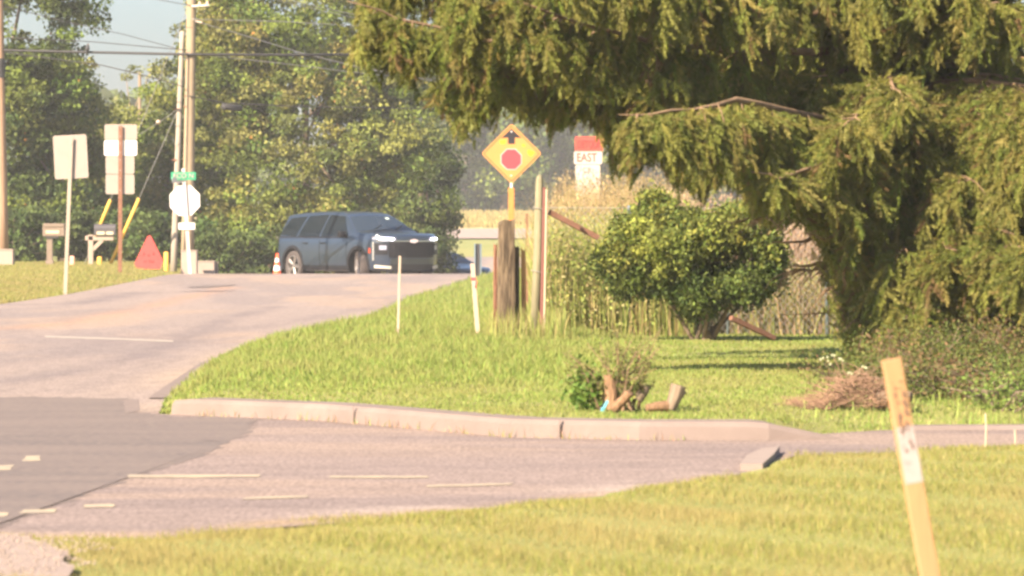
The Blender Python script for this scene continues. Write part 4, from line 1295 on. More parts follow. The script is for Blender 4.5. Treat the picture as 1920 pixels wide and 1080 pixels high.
MB().prism([pc(*p) for p in ((936, 263), (949, 262), (948, 270), (938, 271))][::-1], .001, c + Vector((0, -.002, 0))).build('sticker', M['sign_yellow'], root, foot)
for p in ((959, 247), (958.5, 329)):
    x, z = pc(*p); MB().tube([c + Vector((x, -.006, z)), c + Vector((x, -.016, z))], .018, 10).build('bolt', M['metal_white'], root, foot)
MB().box((c.x - .005, d + .03, (c.z + foot.z) / 2 - .2), (.05, .045, c.z - foot.z - .3)).build('inner_post', M['metal_white'], root, foot)
ztop = CAMZ - (352 - HOR) * sp
mb = MB()
for xo, yo, sx, sy in ((0, -.03, .10, .006), (-.053, 0, .022, .055), (.053, 0, .022, .055)):
    mb.box((c.x - .005 + xo, d + .04 + yo, (ztop + foot.z) / 2), (sx, sy, ztop - foot.z))
mb.build('post', M['orange_post'], root, foot)

# detour sign
d = 93; sp = d / F
foot = gp(1103, d)
root = thing('detour_sign', foot, 'stacked detour sign, red plate over white EAST plate, rising from golden weeds', 'sign')
def plate(px0, y0, px1, y1, m, name, yo=0):
    A, B = at(px0, y0, d), at(px1, y1, d)
    o = MB().prism(rounded(B.x - A.x, A.z - B.z, .03), .004, ((A.x + B.x) / 2, d - yo, (A.z + B.z) / 2)).build(name, m, root, foot)
    return Vector(((A.x + B.x) / 2, d - yo - .003, (A.z + B.z) / 2)), B.x - A.x, A.z - B.z
c1, w1, h1 = plate(1078, 256, 1131, 283, M['sign_pink'], 'detour_plate', .01)
text_mesh('lettering', 'DETOUR', .24, M['letter_red'], root, c1 - foot + Vector((0, -.002, -.02)), width=w1 * .82)
c2, w2, h2 = plate(1076, 284, 1129, 308, M['sign_white'], 'east_plate')
text_mesh('lettering', 'EAST', .26, M['brown_wood'], root, c2 - foot + Vector((-.03, -.002, 0)), width=w2 * .70)
c3, w3, h3 = plate(1079, 309, 1125, 395, M['sign_white'], 'route_plate')
text_mesh('lettering', 'CR.', .16, M['letter_grey'], root, c3 - foot + Vector((.0, -.002, h3 * .38)), width=w3 * .42)
for px in (1091, 1115):
    x = (px - 960) * sp
    MB().box((x, d + .03, (foot.z + c1.z) / 2), (.05, .03, c1.z - foot.z + .1)).build('post', M['galv'], root, foot)

# sign backs on the left
def back_sign(name, label, foot_px, d, plates, post_w, post_m, top_y, lean=0):
    foot = gp(foot_px, d)
    root = thing(name, foot, label, 'sign')
    s_ = d / F
    t = at(foot_px + lean, top_y, d)
    for (px0, y0, px1, y1, m, rot) in plates:
        A, B = at(px0, y0, d + .05), at(px1, y1, d + .05)
        w_, h_ = B.x - A.x, A.z - B.z
        o = MB().prism(rounded(w_, h_, .04), .004, (0, 0, 0)).build('plate', m, root)
        o.location = Vector(((A.x + B.x) / 2, d + .05, (A.z + B.z) / 2)) - foot
        o.rotation_euler = (0, math.radians(rot), 0)
    mb = MB()
    v_ = t - foot
    rotm = Matrix((Vector((1, 0, 0)), Vector((0, 1, 0)), v_.normalized())).transposed()
    for xo, yo, sx, sy in ((0, -.013, post_w * .6, .006), (-post_w * .4, 0, post_w * .25, .03), (post_w * .4, 0, post_w * .25, .03)):
        mb.box(foot + v_ * .49 + rotm @ Vector((xo, yo, 0)), (sx, sy, v_.length * 1.02), rotm)
    mb.build('post', post_m, root, foot)
    bm_ = MB()
    for (px0, y0, px1, y1, m, rot) in plates:
        for q in (.2, .8):
            yy = y0 + (y1 - y0) * q; tt_ = (foot.z - (CAMZ - (yy - HOR) * s_)) / (foot.z - t.z)
            p = foot + v_ * tt_; bm_.tube([p + Vector((0, -.018, 0)), p + Vector((0, -.03, 0))], .012, 8)
    bm_.build('bolt', M['galv'], root, foot)
    return root
back_sign('road_sign', 'back of a single square sign on a pale post, leaning slightly left', 122, 80, [(101, 253, 164, 335, M['metal_back'], -3.0)], .065, M['pole_pale'], 258, lean=12)
back_sign('road_sign', 'backs of four plates stacked on one brown post', 225, 100,
          [(196, 233, 257, 262, M['metal_back'], 0), (195, 263, 257, 292, M['metal_white'], 0), (198, 293, 252, 326, M['metal_back'], 0), (198, 327, 252, 364, M['metal_back'], 0)], .09, M['rust'], 236, lean=1)
# stop sign seen from behind with street name blade
d = 107; foot = gp(356, d)
root = thing('stop_sign', foot, 'bright back of an octagonal sign on a leaning white post with a green name blade', 'sign')
t = at(343, 316, d); v_ = t - foot
rotm = Matrix((Vector((1, 0, 0)), Vector((0, 1, 0)), v_.normalized())).transposed()
mb = MB()
for xo, yo, sx, sy in ((0, .012, .05, .006), (-.03, 0, .016, .035), (.03, 0, .016, .035)):
    mb.box(foot + v_ * .5 + rotm @ Vector((xo, yo, 0)), (sx, sy, v_.length), rotm)
mb.build('post', M['metal_white'], root, foot)
MB().prism(ngon(8, .41, math.pi / 8 + .03), .004, at(346.5, 376, d + .06)).build('octagon_plate', M['metal_white'], root, foot)
def blade(px, y, w_, h_, m, rz, name, dy=0):
    o = MB().prism(rounded(w_, h_, .02), .006, (0, .003, 0)).build(name, m, root)
    o.location = at(px, y, d + dy) - foot; o.rotation_euler = (0, .0, rz)
    return o
blade(344, 330, .62, .20, M['green_sign'], .12, 'name_blade', -.06)
text_mesh('lettering', 'ECO N', .17, M['sign_white'], root, at(344, 330, d - .075) - foot, width=.5, u=(math.cos(.12), math.sin(.12), 0), nrm=(math.sin(.12), -math.cos(.12), 0))
blade(336, 338, .5, .13, M['metal_white'], .9, 'cross_blade', -.02)
blade(350, 424, .42, .17, M['metal_white'], .05, 'lower_plate', -.05)

# red triangular panel
d = 108; a = gp(279, d); sp = d / F
root = thing('warning_triangle', a, 'red triangular cloth warning panel standing on the grass by the pole', 'sign')
o_ = at(279, 475, d); tri = [((x - 279) * sp, (475 - y) * sp) for x, y in ((279.5, 441), (283, 443), (306, 489), (301, 504), (258, 505), (252, 494), (276, 443))][::-1]
p_ = MB().prism(tri, .012, o_ + Vector((0, 0, 0)), w=(0, .15, 1)).build('panel', M['red_cloth'], root, a)
mb = MB()
tri2 = [((x - 279) * sp, (475 - y) * sp) for x, y in ((279.5, 449), (300, 489), (297, 499), (262, 500), (258, 493))][::-1]
rr = random.Random(8)
for (x, y, w_, h_) in ((270, 477, 3, 6), (279, 479, 5, 4), (288, 476, 4, 6), (272, 490, 4, 4), (281, 490, 2, 6), (286, 491, 6, 4)):
    mb.box(o_ + Vector(((x - 279) * sp, -.006 + .15 * (475 - y) * sp, (475 - y) * sp)), (w_ * sp, .004, h_ * sp))
mb.build('faded_mark', M['red_dark'], root, a)
MB().tube([a + Vector((-.2, .25, 0)), o_ + Vector((0, .06, .3))], .012, 6).build('leg', M['galv'], root, a)
MB().tube([a + Vector((.2, .25, 0)), o_ + Vector((0, .06, .3))], .012, 6).build('leg', M['galv'], root, a)

# ------------------------------------------------------------------ mailboxes and roadside boxes
d = 112; sp = d / F
a = gp(105, d)
root = thing('mailbox', a, 'tan mailbox on a thick column post, pale lettering strip on its side', 'mailbox')
def bx(px0, y0, px1, y1, dep, m, name, root, a, d, yo=0, bevel=.012):
    A, B = at(px0, y0, d), at(px1, y1, d)
    return MB().box(((A.x + B.x) / 2, d + yo, (A.z + B.z) / 2), (B.x - A.x, dep, A.z - B.z), None).build(name, m, root, a, bevel=bevel)
bx(81, 424, 122, 443, .28, M['mail_tan'], 'box', root, a, d)
bx(82, 419, 122, 426, .32, M['mail_tan'], 'roof', root, a, d, bevel=.02)
bx(87, 432, 112, 438, .01, M['mail_number'], 'number_strip', root, a, d, -.146, .002)
bx(86, 442, 110, 447, .22, M['mail_black'], 'bracket', root, a, d)
bx(88, 446, 99, 497, .14, M['mail_tan'], 'post', root, a, d)
bx(86, 488, 101, 498, .2, M['mail_tan'], 'post_base', root, a, d)
a = gp(169, d)
root = thing('mailbox', a, 'black mailbox on a pale wooden arm post with a diagonal brace', 'mailbox')
A, B = at(177, 420, d), at(217, 441, d); hw, hh = .09, (A.z - B.z)
prof = [(-.1, 0), (.1, 0), (.1, hh * .55)] + [(.1 * math.cos(q), hh * .55 + hh * .45 * math.sin(q)) for q in np.linspace(.3, math.pi - .3, 7)] + [(-.1, hh * .55)]
mb = MB(); vs = [(A.x, d + u, B.z + z) for u, z in prof] + [(B.x, d + u, B.z + z) for u, z in prof]; n = len(prof)
mb.add(vs, [tuple(range(n)), tuple(range(2 * n - 1, n - 1, -1))] + [(i, i + n, (i + 1) % n + n, (i + 1) % n) for i in range(n)])
mb.build('box', M['mail_black'], root, a)
bx(182, 434, 197, 440, .008, M['mail_number'], 'number_strip', root, a, d, -.106, 0)
bx(200, 434, 213, 440, .008, M['mail_number'], 'number_strip', root, a, d, -.106, 0)
bx(160, 442, 213, 451, .09, M['mail_wood'], 'arm', root, a, d)
bx(165.5, 440, 175, 499, .092, M['mail_wood'], 'post', root, a, d, .001)
A, B = at(174, 468, d), at(192, 450, d); v_ = B - A
MB().box((A + B) / 2, (v_.length, .07, .10), v_.to_track_quat('X', 'Z').to_matrix()).build('brace', M['mail_wood'], root, a)
tag(bx(131, 480, 139.5, 500, .1, M['pink_marker'], 'utility_marker', None, gp(135, 110), 110, bevel=.02), 'short pinkish marker post right of the single sign post', 'marker')
for px, y0, lab in ((187, 481, 'short yellow bollard between black mailbox and brown post'), (312, 472, 'taller yellow bollard between red triangle and utility pole')):
    a = gp(px, 112); h_ = CAMZ - (y0 - HOR) * 112 / F - a.z
    o = MB().lathe([(0, h_), (.05, h_ - .005), (.066, h_ - .03), (.066, -.05)], 12, c=a).build('bollard', M['yellow_plastic'], origin=a, smooth_sh=True)
    tag(o, lab, 'bollard', 'yellow bollards on the bank')
def cabinet(px0, y0, px1, d, label, lid=True, dep=.4):
    a = gp((px0 + px1) / 2, d); s_ = d / F
    root = thing('utility_cabinet', a, label, 'cabinet')
    top = CAMZ - (y0 - HOR) * s_; w_ = (px1 - px0) * s_
    MB().box((a.x, d, (top + a.z) / 2 - .03), (w_, dep, top - a.z + .06)).build('body', M['tan_box'], root, a, bevel=.015)
    MB().box((a.x, d, top + .012), (w_ + .03, dep + .03, .03)).build('lid', M['tan_box'], root, a, bevel=.01)
    return root
cabinet(341, 471, 370, 109, 'upright tan utility cabinet behind the stop sign post')
cabinet(371, 491, 403, 110, 'low wide tan utility cabinet right of the stop sign')
cabinet(403.5, 493, 409, 110.3, 'narrow tan pedestal touching the low wide cabinet', dep=.2)
cabinet(-3, 469, 26, 110, 'pale cabinet at the foot of the brown pole on the left edge')

# ------------------------------------------------------------------ utility poles and wires
def pole(name, label, p0, p1, d, r0, r1, m, extra_top=0):
    foot = gp(p0, d); top = at(p1[0], p1[1], d); v_ = top - foot; top = foot + v_ * (1 + extra_top)
    root = thing(name, foot, label, 'pole')
    pts = [foot - Vector((0, 0, .2))] + [foot.lerp(top, t) for t in (.15, .4, .7, .95, 1)]
    MB().tube(pts, list(np.linspace(r0, r1, 5)) + [r1 * .9], 14).build('shaft', m, root, foot, smooth_sh=True)
    return root, foot, top
PD = 111
root, foot, top = pole('utility_pole', 'thick weathered utility pole behind the stop sign, taller than the picture', 351, (359, 0), PD, .185, .10, M['pole_wood'], .35)
v_ = top - foot
for px, y in ((358, 52), (354, 180), (352, 200)):
    p = at(px, y, PD); MB().tube([p + Vector((0, 0, -.012)), p + Vector((0, 0, .012))], .125, 14).build('band', M['rust'], root, foot)
A, B = at(360, 12, PD - .2), at(392, 10, PD - .4); MB().tube([A, B], .03, 8).build('bracket', M['galv'], root, foot)
for k_ in (.45, .9):
    p = A.lerp(B, k_); MB().lathe([(.02, 0), (.05, .03), (.03, .05), (.05, .08), (.01, .11)], 10, c=p).build('insulator', M['insulator'], root, foot)
A = at(366, 40, PD - .15); MB().tube([A, A + Vector((.18, 0, -.03))], .022, 8).build('insulator', M['insulator'], root, foot)
MB().tube([at(342, 520, PD - .2), at(346, 440, PD - .2), at(349, 300, PD - .18), at(353, 100, PD - .15)], .012, 6).build('riser_cable', M['cable'], root, foot)
root, foot, top = pole('utility_pole', 'slimmer pale pole standing just left of the thick utility pole', 325, (342, 58), 113, .095, .065, M['pole_pale'])
for y, px in ((205, 333), (300, 329)):
    p = at(px, y, 113); MB().tube([p + Vector((0, 0, -.02)), p + Vector((0, 0, .02))], .09, 12).build('band', M['rust'], root, foot)
root, foot, top = pole('utility_pole', 'reddish brown pole cut by the left edge of the picture', 4, (-4, 0), 112, .19, .12, M['pole_brown'], .4)
A, B = at(-1, 110, 112), at(-1, 146, 112); MB().tube([A, B], .152, 14).build('band', M['cable'], root, foot)

def wire(name, label, pts, r, m, sag=0, cat='wire'):
    P = [at(*p) for p in pts]; out = []
    for i in range(len(P) - 1):
        for k in range(8):
            t = k / 8; out.append(P[i].lerp(P[i + 1], t))
    out.append(P[-1])
    o = MB().tube(out, r, 5).build(name, m, origin=P[0], smooth_sh=True)
    return tag(o, label, cat, 'overhead wires')
wire('overhead_cable', 'thick black cable crossing level from the left pole past the sky gap', [(-5, 94, 112), (170, 98, 111.5), (352, 102, 110.8), (560, 103, 112), (720, 101, 114), (1000, 92, 118)], .035, M['cable'])
wire('overhead_wire', 'thin wire just above the thick cable left of the pole', [(-5, 70, 112), (170, 78, 111.5), (350, 94, 110.8)], .012, M['cable'])
wire('overhead_wire', 'thin wire falling across the sky gap from the upper left', [(-20, 5, 116), (125, 41, 114), (230, 64, 112), (335, 92, 110.9)], .010, M['cable'])
wire('overhead_wire', 'thin dark wire sagging below the thick cable behind the signs', [(0, 97, 112), (190, 122, 111.5), (290, 146, 111), (345, 163, 110.8)], .014, M['cable'])
wire('overhead_wire', 'thin wire at the top edge meeting the tall pole', [(200, -30, 114), (300, 0, 112), (357, 10, 110.8)], .010, M['cable'])
wire('overhead_wire', 'pale wire sloping down right from the pole across the broad tree', [(366, 40, 110.8), (470, 70, 112), (560, 98, 113), (660, 123, 114), (770, 145, 115), (900, 165, 117)], .014, M['cable_pale'])
wire('overhead_wire', 'pale wire at the top sloping towards the spruce branch, upper of a pair', [(480, -14, 113), (560, 5, 114), (690, 33, 116), (820, 55, 118)], .012, M['cable_pale'])
wire('overhead_wire', 'pale wire at the top sloping towards the spruce branch, lower of a pair', [(480, -9, 113), (560, 10, 114), (690, 39, 116), (820, 62, 118)], .012, M['cable_pale'])
wire('overhead_wire', 'faint level wire near the top of the broad tree', [(360, 36, 110.8), (520, 40, 112), (700, 50, 114), (850, 60, 117)], .010, M['cable_pale'])
wire('overhead_wire', 'faint wire across the middle of the broad tree', [(354, 100, 110.8), (520, 118, 112), (700, 140, 114), (850, 150, 117)], .010, M['cable_pale'])
wire('overhead_cable', 'dark cable across the broad tree that carries the splice case', [(354, 180, 110.8), (420, 193, 111.5), (560, 200, 112.5), (720, 202, 114), (870, 205, 116)], .016, M['cable'])
A, B = at(416, 200, 111.4), at(453, 203, 111.8)
tag(MB().tube([A, A.lerp(B, .06), A.lerp(B, .94), B], [.03, .085, .085, .03], 10).build('splice_case', M['cable'], origin=A, smooth_sh=True), 'black cylindrical splice case hanging on the dark cable', 'splice case')
# bird on the cable
p = at(164, 96.5, 111.4); root = thing('bird', p, 'small dark bird perched on the thick black cable', 'bird')
mb = MB(); mb.lathe([(.0, -.005), (.045, .02), (.062, .07), (.055, .12), (.03, .16), (.0, .165)], 10, c=p); mb.lathe([(0, .14), (.03, .155), (.036, .18), (.022, .205), (0, .215)], 10, c=p + Vector((.015, -.01, 0)))
mb.build('body', M['bird'], root, p, smooth_sh=True)
MB().tube([p + Vector((-.02, .02, .04)), p + Vector((-.04, .05, -.07))], [.025, .012], 6).build('tail', M['bird'], root, p)
MB().tube([p + Vector((.03, -.03, .18)), p + Vector((.05, -.06, .175))], [.01, .002], 6).build('beak', M['insulator'], root, p)
# guy wires with yellow guards
def guy(p0, p1, d0, d1, g0, g1, label):
    A = at(p0[0], p0[1], d0); B = gp(p1[0], d1)
    root = thing('guy_wire', B, label, 'guy wire')
    MB().tube([A, B], .009, 5).build('strand', M['cable_pale'], root, B)
    q0, q1 = A.lerp(B, g0), A.lerp(B, g1)
    MB().tube([q0, q1], .045, 8).build('guard', M['yellow_plastic'], root, B, smooth_sh=True)
    return A, B
guy((350, 20), (158, 497), PD, 113.5, .74, .90, 'guy wire whose yellow guard passes behind the stacked plates')
guy((334, 205), (206, 498), PD, 112.5, .57, .995, 'guy wire with long yellow guard crossing the brown sign post')
o = wire('overhead_wire', 'short service wire running down left from the slim pole', [(333, 205, 113), (300, 228, 114), (262, 252, 116), (200, 280, 122)], .009, M['cable_pale'])
p = at(297, 229, 114)
tag(MB().lathe([(0, -.06), (.05, -.04), (.065, 0), (.05, .04), (0, .06)], 10, c=p).build('strain_insulator', M['insulator'], origin=p, smooth_sh=True), 'small pinkish insulator on the short service wire', 'insulator')

# cone and roadside post
d = 114.5; a = gp(520, d)
root = thing('traffic_cone', a, 'orange and white banded traffic cone behind the vehicle', 'cone')
def coner(z): return .13 - .10 * z / .66
prev = 0
for k_, (z0_, z1_, m) in enumerate(((.02, .2, 'cone_orange'), (.2, .33, 'cone_white'), (.33, .43, 'cone_orange'), (.43, .53, 'cone_white'), (.53, .66, 'cone_orange'))):
    MB().lathe([(coner(z0_), z0_), (coner(z1_), z1_)] + ([(0, z1_)] if k_ == 4 else []), 16, c=a).build('white_band' if m == 'cone_white' else 'cone_body', M[m], root, a, smooth_sh=True)
MB().box(a + Vector((0, 0, .012)), (.27, .27, .03)).build('base', M['cone_orange'], root, a, bevel=.01)
d = 99; a = gp(896, d); b_ = at(895, 457, d)
root = thing('steel_post', a, 'blue grey steel channel post at the road edge behind the leaning stake', 'post')
h_ = b_.z - a.z
for xo, sx, yo, sy, m, nm in ((0, .10, .02, .012, 'galv_blue', 'web'), (-.068, .035, 0, .06, 'galv', 'flange'), (.068, .035, 0, .06, 'galv_blue', 'flange')):
    MB().box((a.x + xo, d + yo, a.z + h_ / 2 - .05), (sx, sy, h_ + .1)).build(nm, M['cable' if nm == 'web' else 'galv_blue'], root, a, bevel=.004)

# ------------------------------------------------------------------ cars
def paint(name, col):
    m = mat(name, col, .28, coat=.7, metal=.1, spec=.4); return m
M['paint_blue'] = paint('blue_paint', (.019, .030, .050))
M['paint_dark'] = paint('dark_paint', (.022, .026, .028))
M['glass'] = mat('tinted_glass', (.008, .012, .016), .15, spec=.14)
M['glass_light'] = mat('windscreen_glass', (.022, .034, .05), .12, spec=.25)
M['rubber'] = mat('rubber', (.055, .045, .042), .85, noise=.15, nscale=15)
M['alloy'] = mat('alloy', (.30, .27, .25), .35, metal=.7)
M['trim'] = mat('black_trim', (.012, .012, .015), .6, spec=.15)
M['chrome'] = mat('chrome', (.6, .6, .62), .2, metal=.9)
M['lamp'] = mat('lamp_glow', (.85, .84, 1.0), .2, emit=6.0)
M['lamp_lens'] = mat('lamp_lens', (.25, .26, .33), .12, spec=.8)
M['emblem'] = mat('emblem', (.85, .72, .72), .25, metal=.3)
M['amber'] = mat('amber', (.5, .07, .03), .3)
M['skid'] = mat('silver_trim', (.5, .45, .38), .4, metal=.4)
M['sticker'] = mat('sticker', (.6, .68, .62), .6)
M['under'] = mat('underbody', (.012, .012, .013), .8)

def car_surface(P):
    ztop = lin(*P['top']); zbot = lin(*P['bot'])
    Wd, fx_, rx_, fl, rl, belt, tum = P['w'], P['front'], P['rear'], P['fr'], P['rr'], P['belt'], P['tumble']
    def plan(x):
        w = Wd
        if x > fx_ - fl: w = min(w, Wd * max(0.0, (fx_ - x) / fl) ** (1 / 3.2))
        if x < rx_ + rl: w = min(w, Wd * max(0.0, (x - rx_) / rl) ** (1 / 3.2))
        return w
    def halfw(x, z):
        w = plan(x)
        k = 1 - .05 * max(0, (.72 - z) / .45) ** 2 - .02 * max(0, (z - .8) / .3) ** 2
        w *= k
        if z > belt: w -= tum * (z - belt) + .02
        elif z > belt - .05: w -= .02 * (z - belt + .05) / .05
        return max(w, 0.0)
    def xfront(y): return fx_ - fl * (abs(y) / Wd) ** 3.2
    def xrear(y): return rx_ + rl * (abs(y) / Wd) ** 3.2
    return ztop, zbot, plan, halfw, xfront, xrear

def car_body(P, name, m, root, wheels):
    ztop, zbot, plan, halfw, xfront, xrear = car_surface(P)
    fx_, rx_ = P['front'], P['rear']
    xs_ = np.concatenate([rx_ + P['rr'] * np.array([.0004, .01, .05, .15, .35, .6, .85]), np.linspace(rx_ + P['rr'] + .04, fx_ - P['fr'] - .04, 112), fx_ - P['fr'] * np.array([.85, .6, .35, .15, .05, .01, .0004])])
    vs = []; nz = 26; na = 4; nt = 4
    rings = []
    for x in xs_:
        zt, zb = float(ztop(x)), float(zbot(x))
        r = min(.085, (zt - zb) * .2)
        ring = []
        zs = np.linspace(zb + .04, zt - .03 - r, nz)
        zc = zs[-1]; wc = halfw(x, zc); rr_ = min(r, wc * .5)
        ring.append((0, zb)); ring.append((max(halfw(x, zb) - .05, halfw(x, zb) * .5), zb))
        for z in zs: ring.append((halfw(x, z), z))
        for k in range(1, na + 1):
            q = math.pi / 2 * k / na
            ring.append((wc - rr_ + rr_ * math.cos(q) , zc + r * math.sin(q)))
        wt = wc - rr_
        for k in range(1, nt + 1):
            t = 1 - k / nt
            ring.append((wt * t, zc + r + .03 * (1 - t * t)))
        full = ring + [(-y, z) for y, z in ring[-2:0:-1]]
        rings.append([(x, y, z) for y, z in full])
    n = len(rings[0]); vs = [p for rg in rings for p in rg]; fs = []
    for i in range(len(rings) - 1):
        for k in range(n):
            a_, b2 = i * n + k, i * n + (k + 1) % n
            fs.append((a_, a_ + n, b2 + n, b2))
    fs.append(tuple(range(n))); fs.append(tuple(range((len(rings) - 1) * n, len(rings) * n))[::-1])
    mb = MB(); mb.add(vs, fs)
    o = mb.build(name, m, root, smooth_sh=True)
    # cut the wheel wells
    me = o.data
    import bmesh
    bm_ = bmesh.new(); bm_.from_mesh(me)
    bmesh.ops.recalc_face_normals(bm_, faces=bm_.faces)
    kill = []
    for f in bm_.faces:
        c_ = f.calc_center_median()
        if abs(c_.y) < .62: continue
        for wx_, wz_, r in wheels:
            if (c_.x - wx_) ** 2 + (c_.z - wz_) ** 2 < (r + .012) ** 2 or (abs(c_.x - wx_) < r and c_.z < wz_): kill.append(f); break
    bmesh.ops.delete(bm_, geom=kill, context='FACES')
    bm_.to_mesh(me); bm_.free()
    # dark liners inside the wheel wells
    for wx_, wz_, r in wheels:
        for sd_ in (-1, 1):
            lb = MB(); vv = []; N = 20
            for k in range(N + 1):
                q = math.pi * (-.15 + 1.3 * k / N)
                for y_ in (.60, plan(wx_) * .955):
                    vv.append((wx_ + (r + .03) * math.cos(q), sd_ * y_, wz_ + (r + .03) * math.sin(q)))
            ff = [(2*k, 2*k+1, 2*k+3, 2*k+2) for k in range(N)] + [tuple(range(0, 2 * N + 1, 2))]
            lb.add(vv, ff); lb.build('wheel_liner', M['under'], root)
    return o

def side_patch(P, poly, off, name, m, root, sd=-1, n=8, parent=None):
    """a skin on the car's flank: poly = 4 corners (x,z), front-bottom order, divided n x n"""
    _, _, _, halfw, _, _ = car_surface(P)
    vs = []; fs = []
    (ax_, az), (bx_, bz), (cx_, cz), (dx_, dz) = poly
    for j in range(n + 1):
        for i in range(n + 1):
            u, w = i / n, j / n
            x = (ax_ * (1 - u) + bx_ * u) * (1 - w) + (dx_ * (1 - u) + cx_ * u) * w
            z = (az * (1 - u) + bz * u) * (1 - w) + (dz * (1 - u) + cz * u) * w
            vs.append((x, sd * (halfw(x, z) + off), z))
    k = n + 1
    for j in range(n):
        for i in range(n):
            q = j * k + i
            fs.append((q, q + 1, q + k + 1, q + k) if sd < 0 else (q, q + k, q + k + 1, q + 1))
    o = MB().add(vs, fs).build(name, m, parent or root, smooth_sh=True)
    return o

def front_patch(P, y0, y1, z0, z1, off, name, m, root, n=10, z0b=None, z1b=None, slope=0, thick=.03):
    """a panel on the nose between y0..y1 (z may differ at y1), with depth"""
    _, _, _, _, xf, _ = car_surface(P)
    z0b = z0 if z0b is None else z0b; z1b = z1 if z1b is None else z1b
    vs = []; fs = []
    for lay in (0, 1):
        for j in range(2):
            for i in range(n + 1):
                u = i / n; y = y0 + (y1 - y0) * u
                z = (z0 + (z0b - z0) * u) if j == 0 else (z1 + (z1b - z1) * u)
                x = xf(y) + off - slope * (z - .7) - lay * thick
                vs.append((x, y, z))
    k = n + 1
    for i in range(n):
        fs.append((i, i + 1, i + k + 1, i + k)); fs.append((2*k + i + k, 2*k + i + k + 1, 2*k + i + 1, 2*k + i))
        fs.append((i, 2*k + i, 2*k + i + 1, i + 1)); fs.append((i + k, i + k + 1, 3*k + i + 1, 3*k + i))
    fs.append((0, k, 3*k, 2*k)); fs.append((n, 2*k + n, 3*k + n, k + n))
    return MB().add(vs, fs).build(name, m, root)

def wheel(root, x, y, z, r, steer, sd):
    e = MB()
    w = .115
    # rim: dish, spokes
    e.lathe([(r * .70, -w * .2), (r * .72, -w * .95), (r * .66, -w * .98), (r * .62, -w * .6), (r * .60, w * .3)], 28, 'Y')
    for k in range(5):
        for o2 in (-.13, .13):
            a_ = 2 * math.pi * k / 5 + o2
            c_, s_ = math.cos(a_), math.sin(a_)
            p0 = Vector((c_ * .05, -w * .72, s_ * .05)); p1 = Vector((c_ * r * .66, -w * .86, s_ * r * .66))
            e.tube([p0, p1], [.028, .022], 6)
    e.lathe([(0, -w * .85), (.06, -w * .84), (.07, -w * .7), (.07, -w * .3)], 16, 'Y')
    hub = e.build('wheel', M['alloy'], root)
    hub.location = (x, y, z)
    hub.rotation_euler = (0, 0, steer + (math.pi if sd > 0 else 0))
    t = MB(); t.lathe([(r * .66, -w * .9), (r * .72, -w * 1.0), (r * .88, -w * 1.08), (r * .97, -w * .98), (r, -w * .8), (r, w * .8), (r * .97, w * .98), (r * .88, w * 1.08), (r * .7, w), (r * .66, w * .9)], 36, 'Y')
    t.build('tyre', M['rubber'], hub, smooth_sh=True)
    dk = MB(); dk.lathe([(r * .68, -w * .1), (.02, -w * .1)], 24, 'Y'); dk.build('brake_disc', M['under'], hub)
    return hub

SUV = dict(w=.99, front=2.60, rear=-2.60, fr=.42, rr=.40, belt=1.12, tumble=.30,
           top=[(-2.62, 1.02), (-2.56, 1.28), (-2.46, 1.56), (-2.30, 1.70), (-2.0, 1.745), (-1.4, 1.785), (-.5, 1.80), (.25, 1.79), (.50, 1.75), (.68, 1.68), (1.36, 1.30), (1.50, 1.265), (1.9, 1.25), (2.25, 1.235), (2.48, 1.205), (2.56, 1.17), (2.62, 1.13)],
           bot=[(-2.62, .40), (-2.3, .33), (-1, .27), (1, .27), (2.2, .29), (2.45, .27), (2.62, .27)])
heading = math.atan2(-math.cos(math.radians(35)), math.sin(math.radians(35)))
cpos = Vector((-4.30, 118.2, 0)); cpos.z = float(g_mid(118.2))
root = thing('suv', cpos, 'dark blue suv with lit headlights turning on the crest of the road', 'suv', rotz=heading)
R_ = .39; WX = ((1.56, R_, .455), (-1.50, R_, .455))
root.scale = (1.09, 1.09, 1.09)
car_body(SUV, 'body', M['paint_blue'], root, WX)
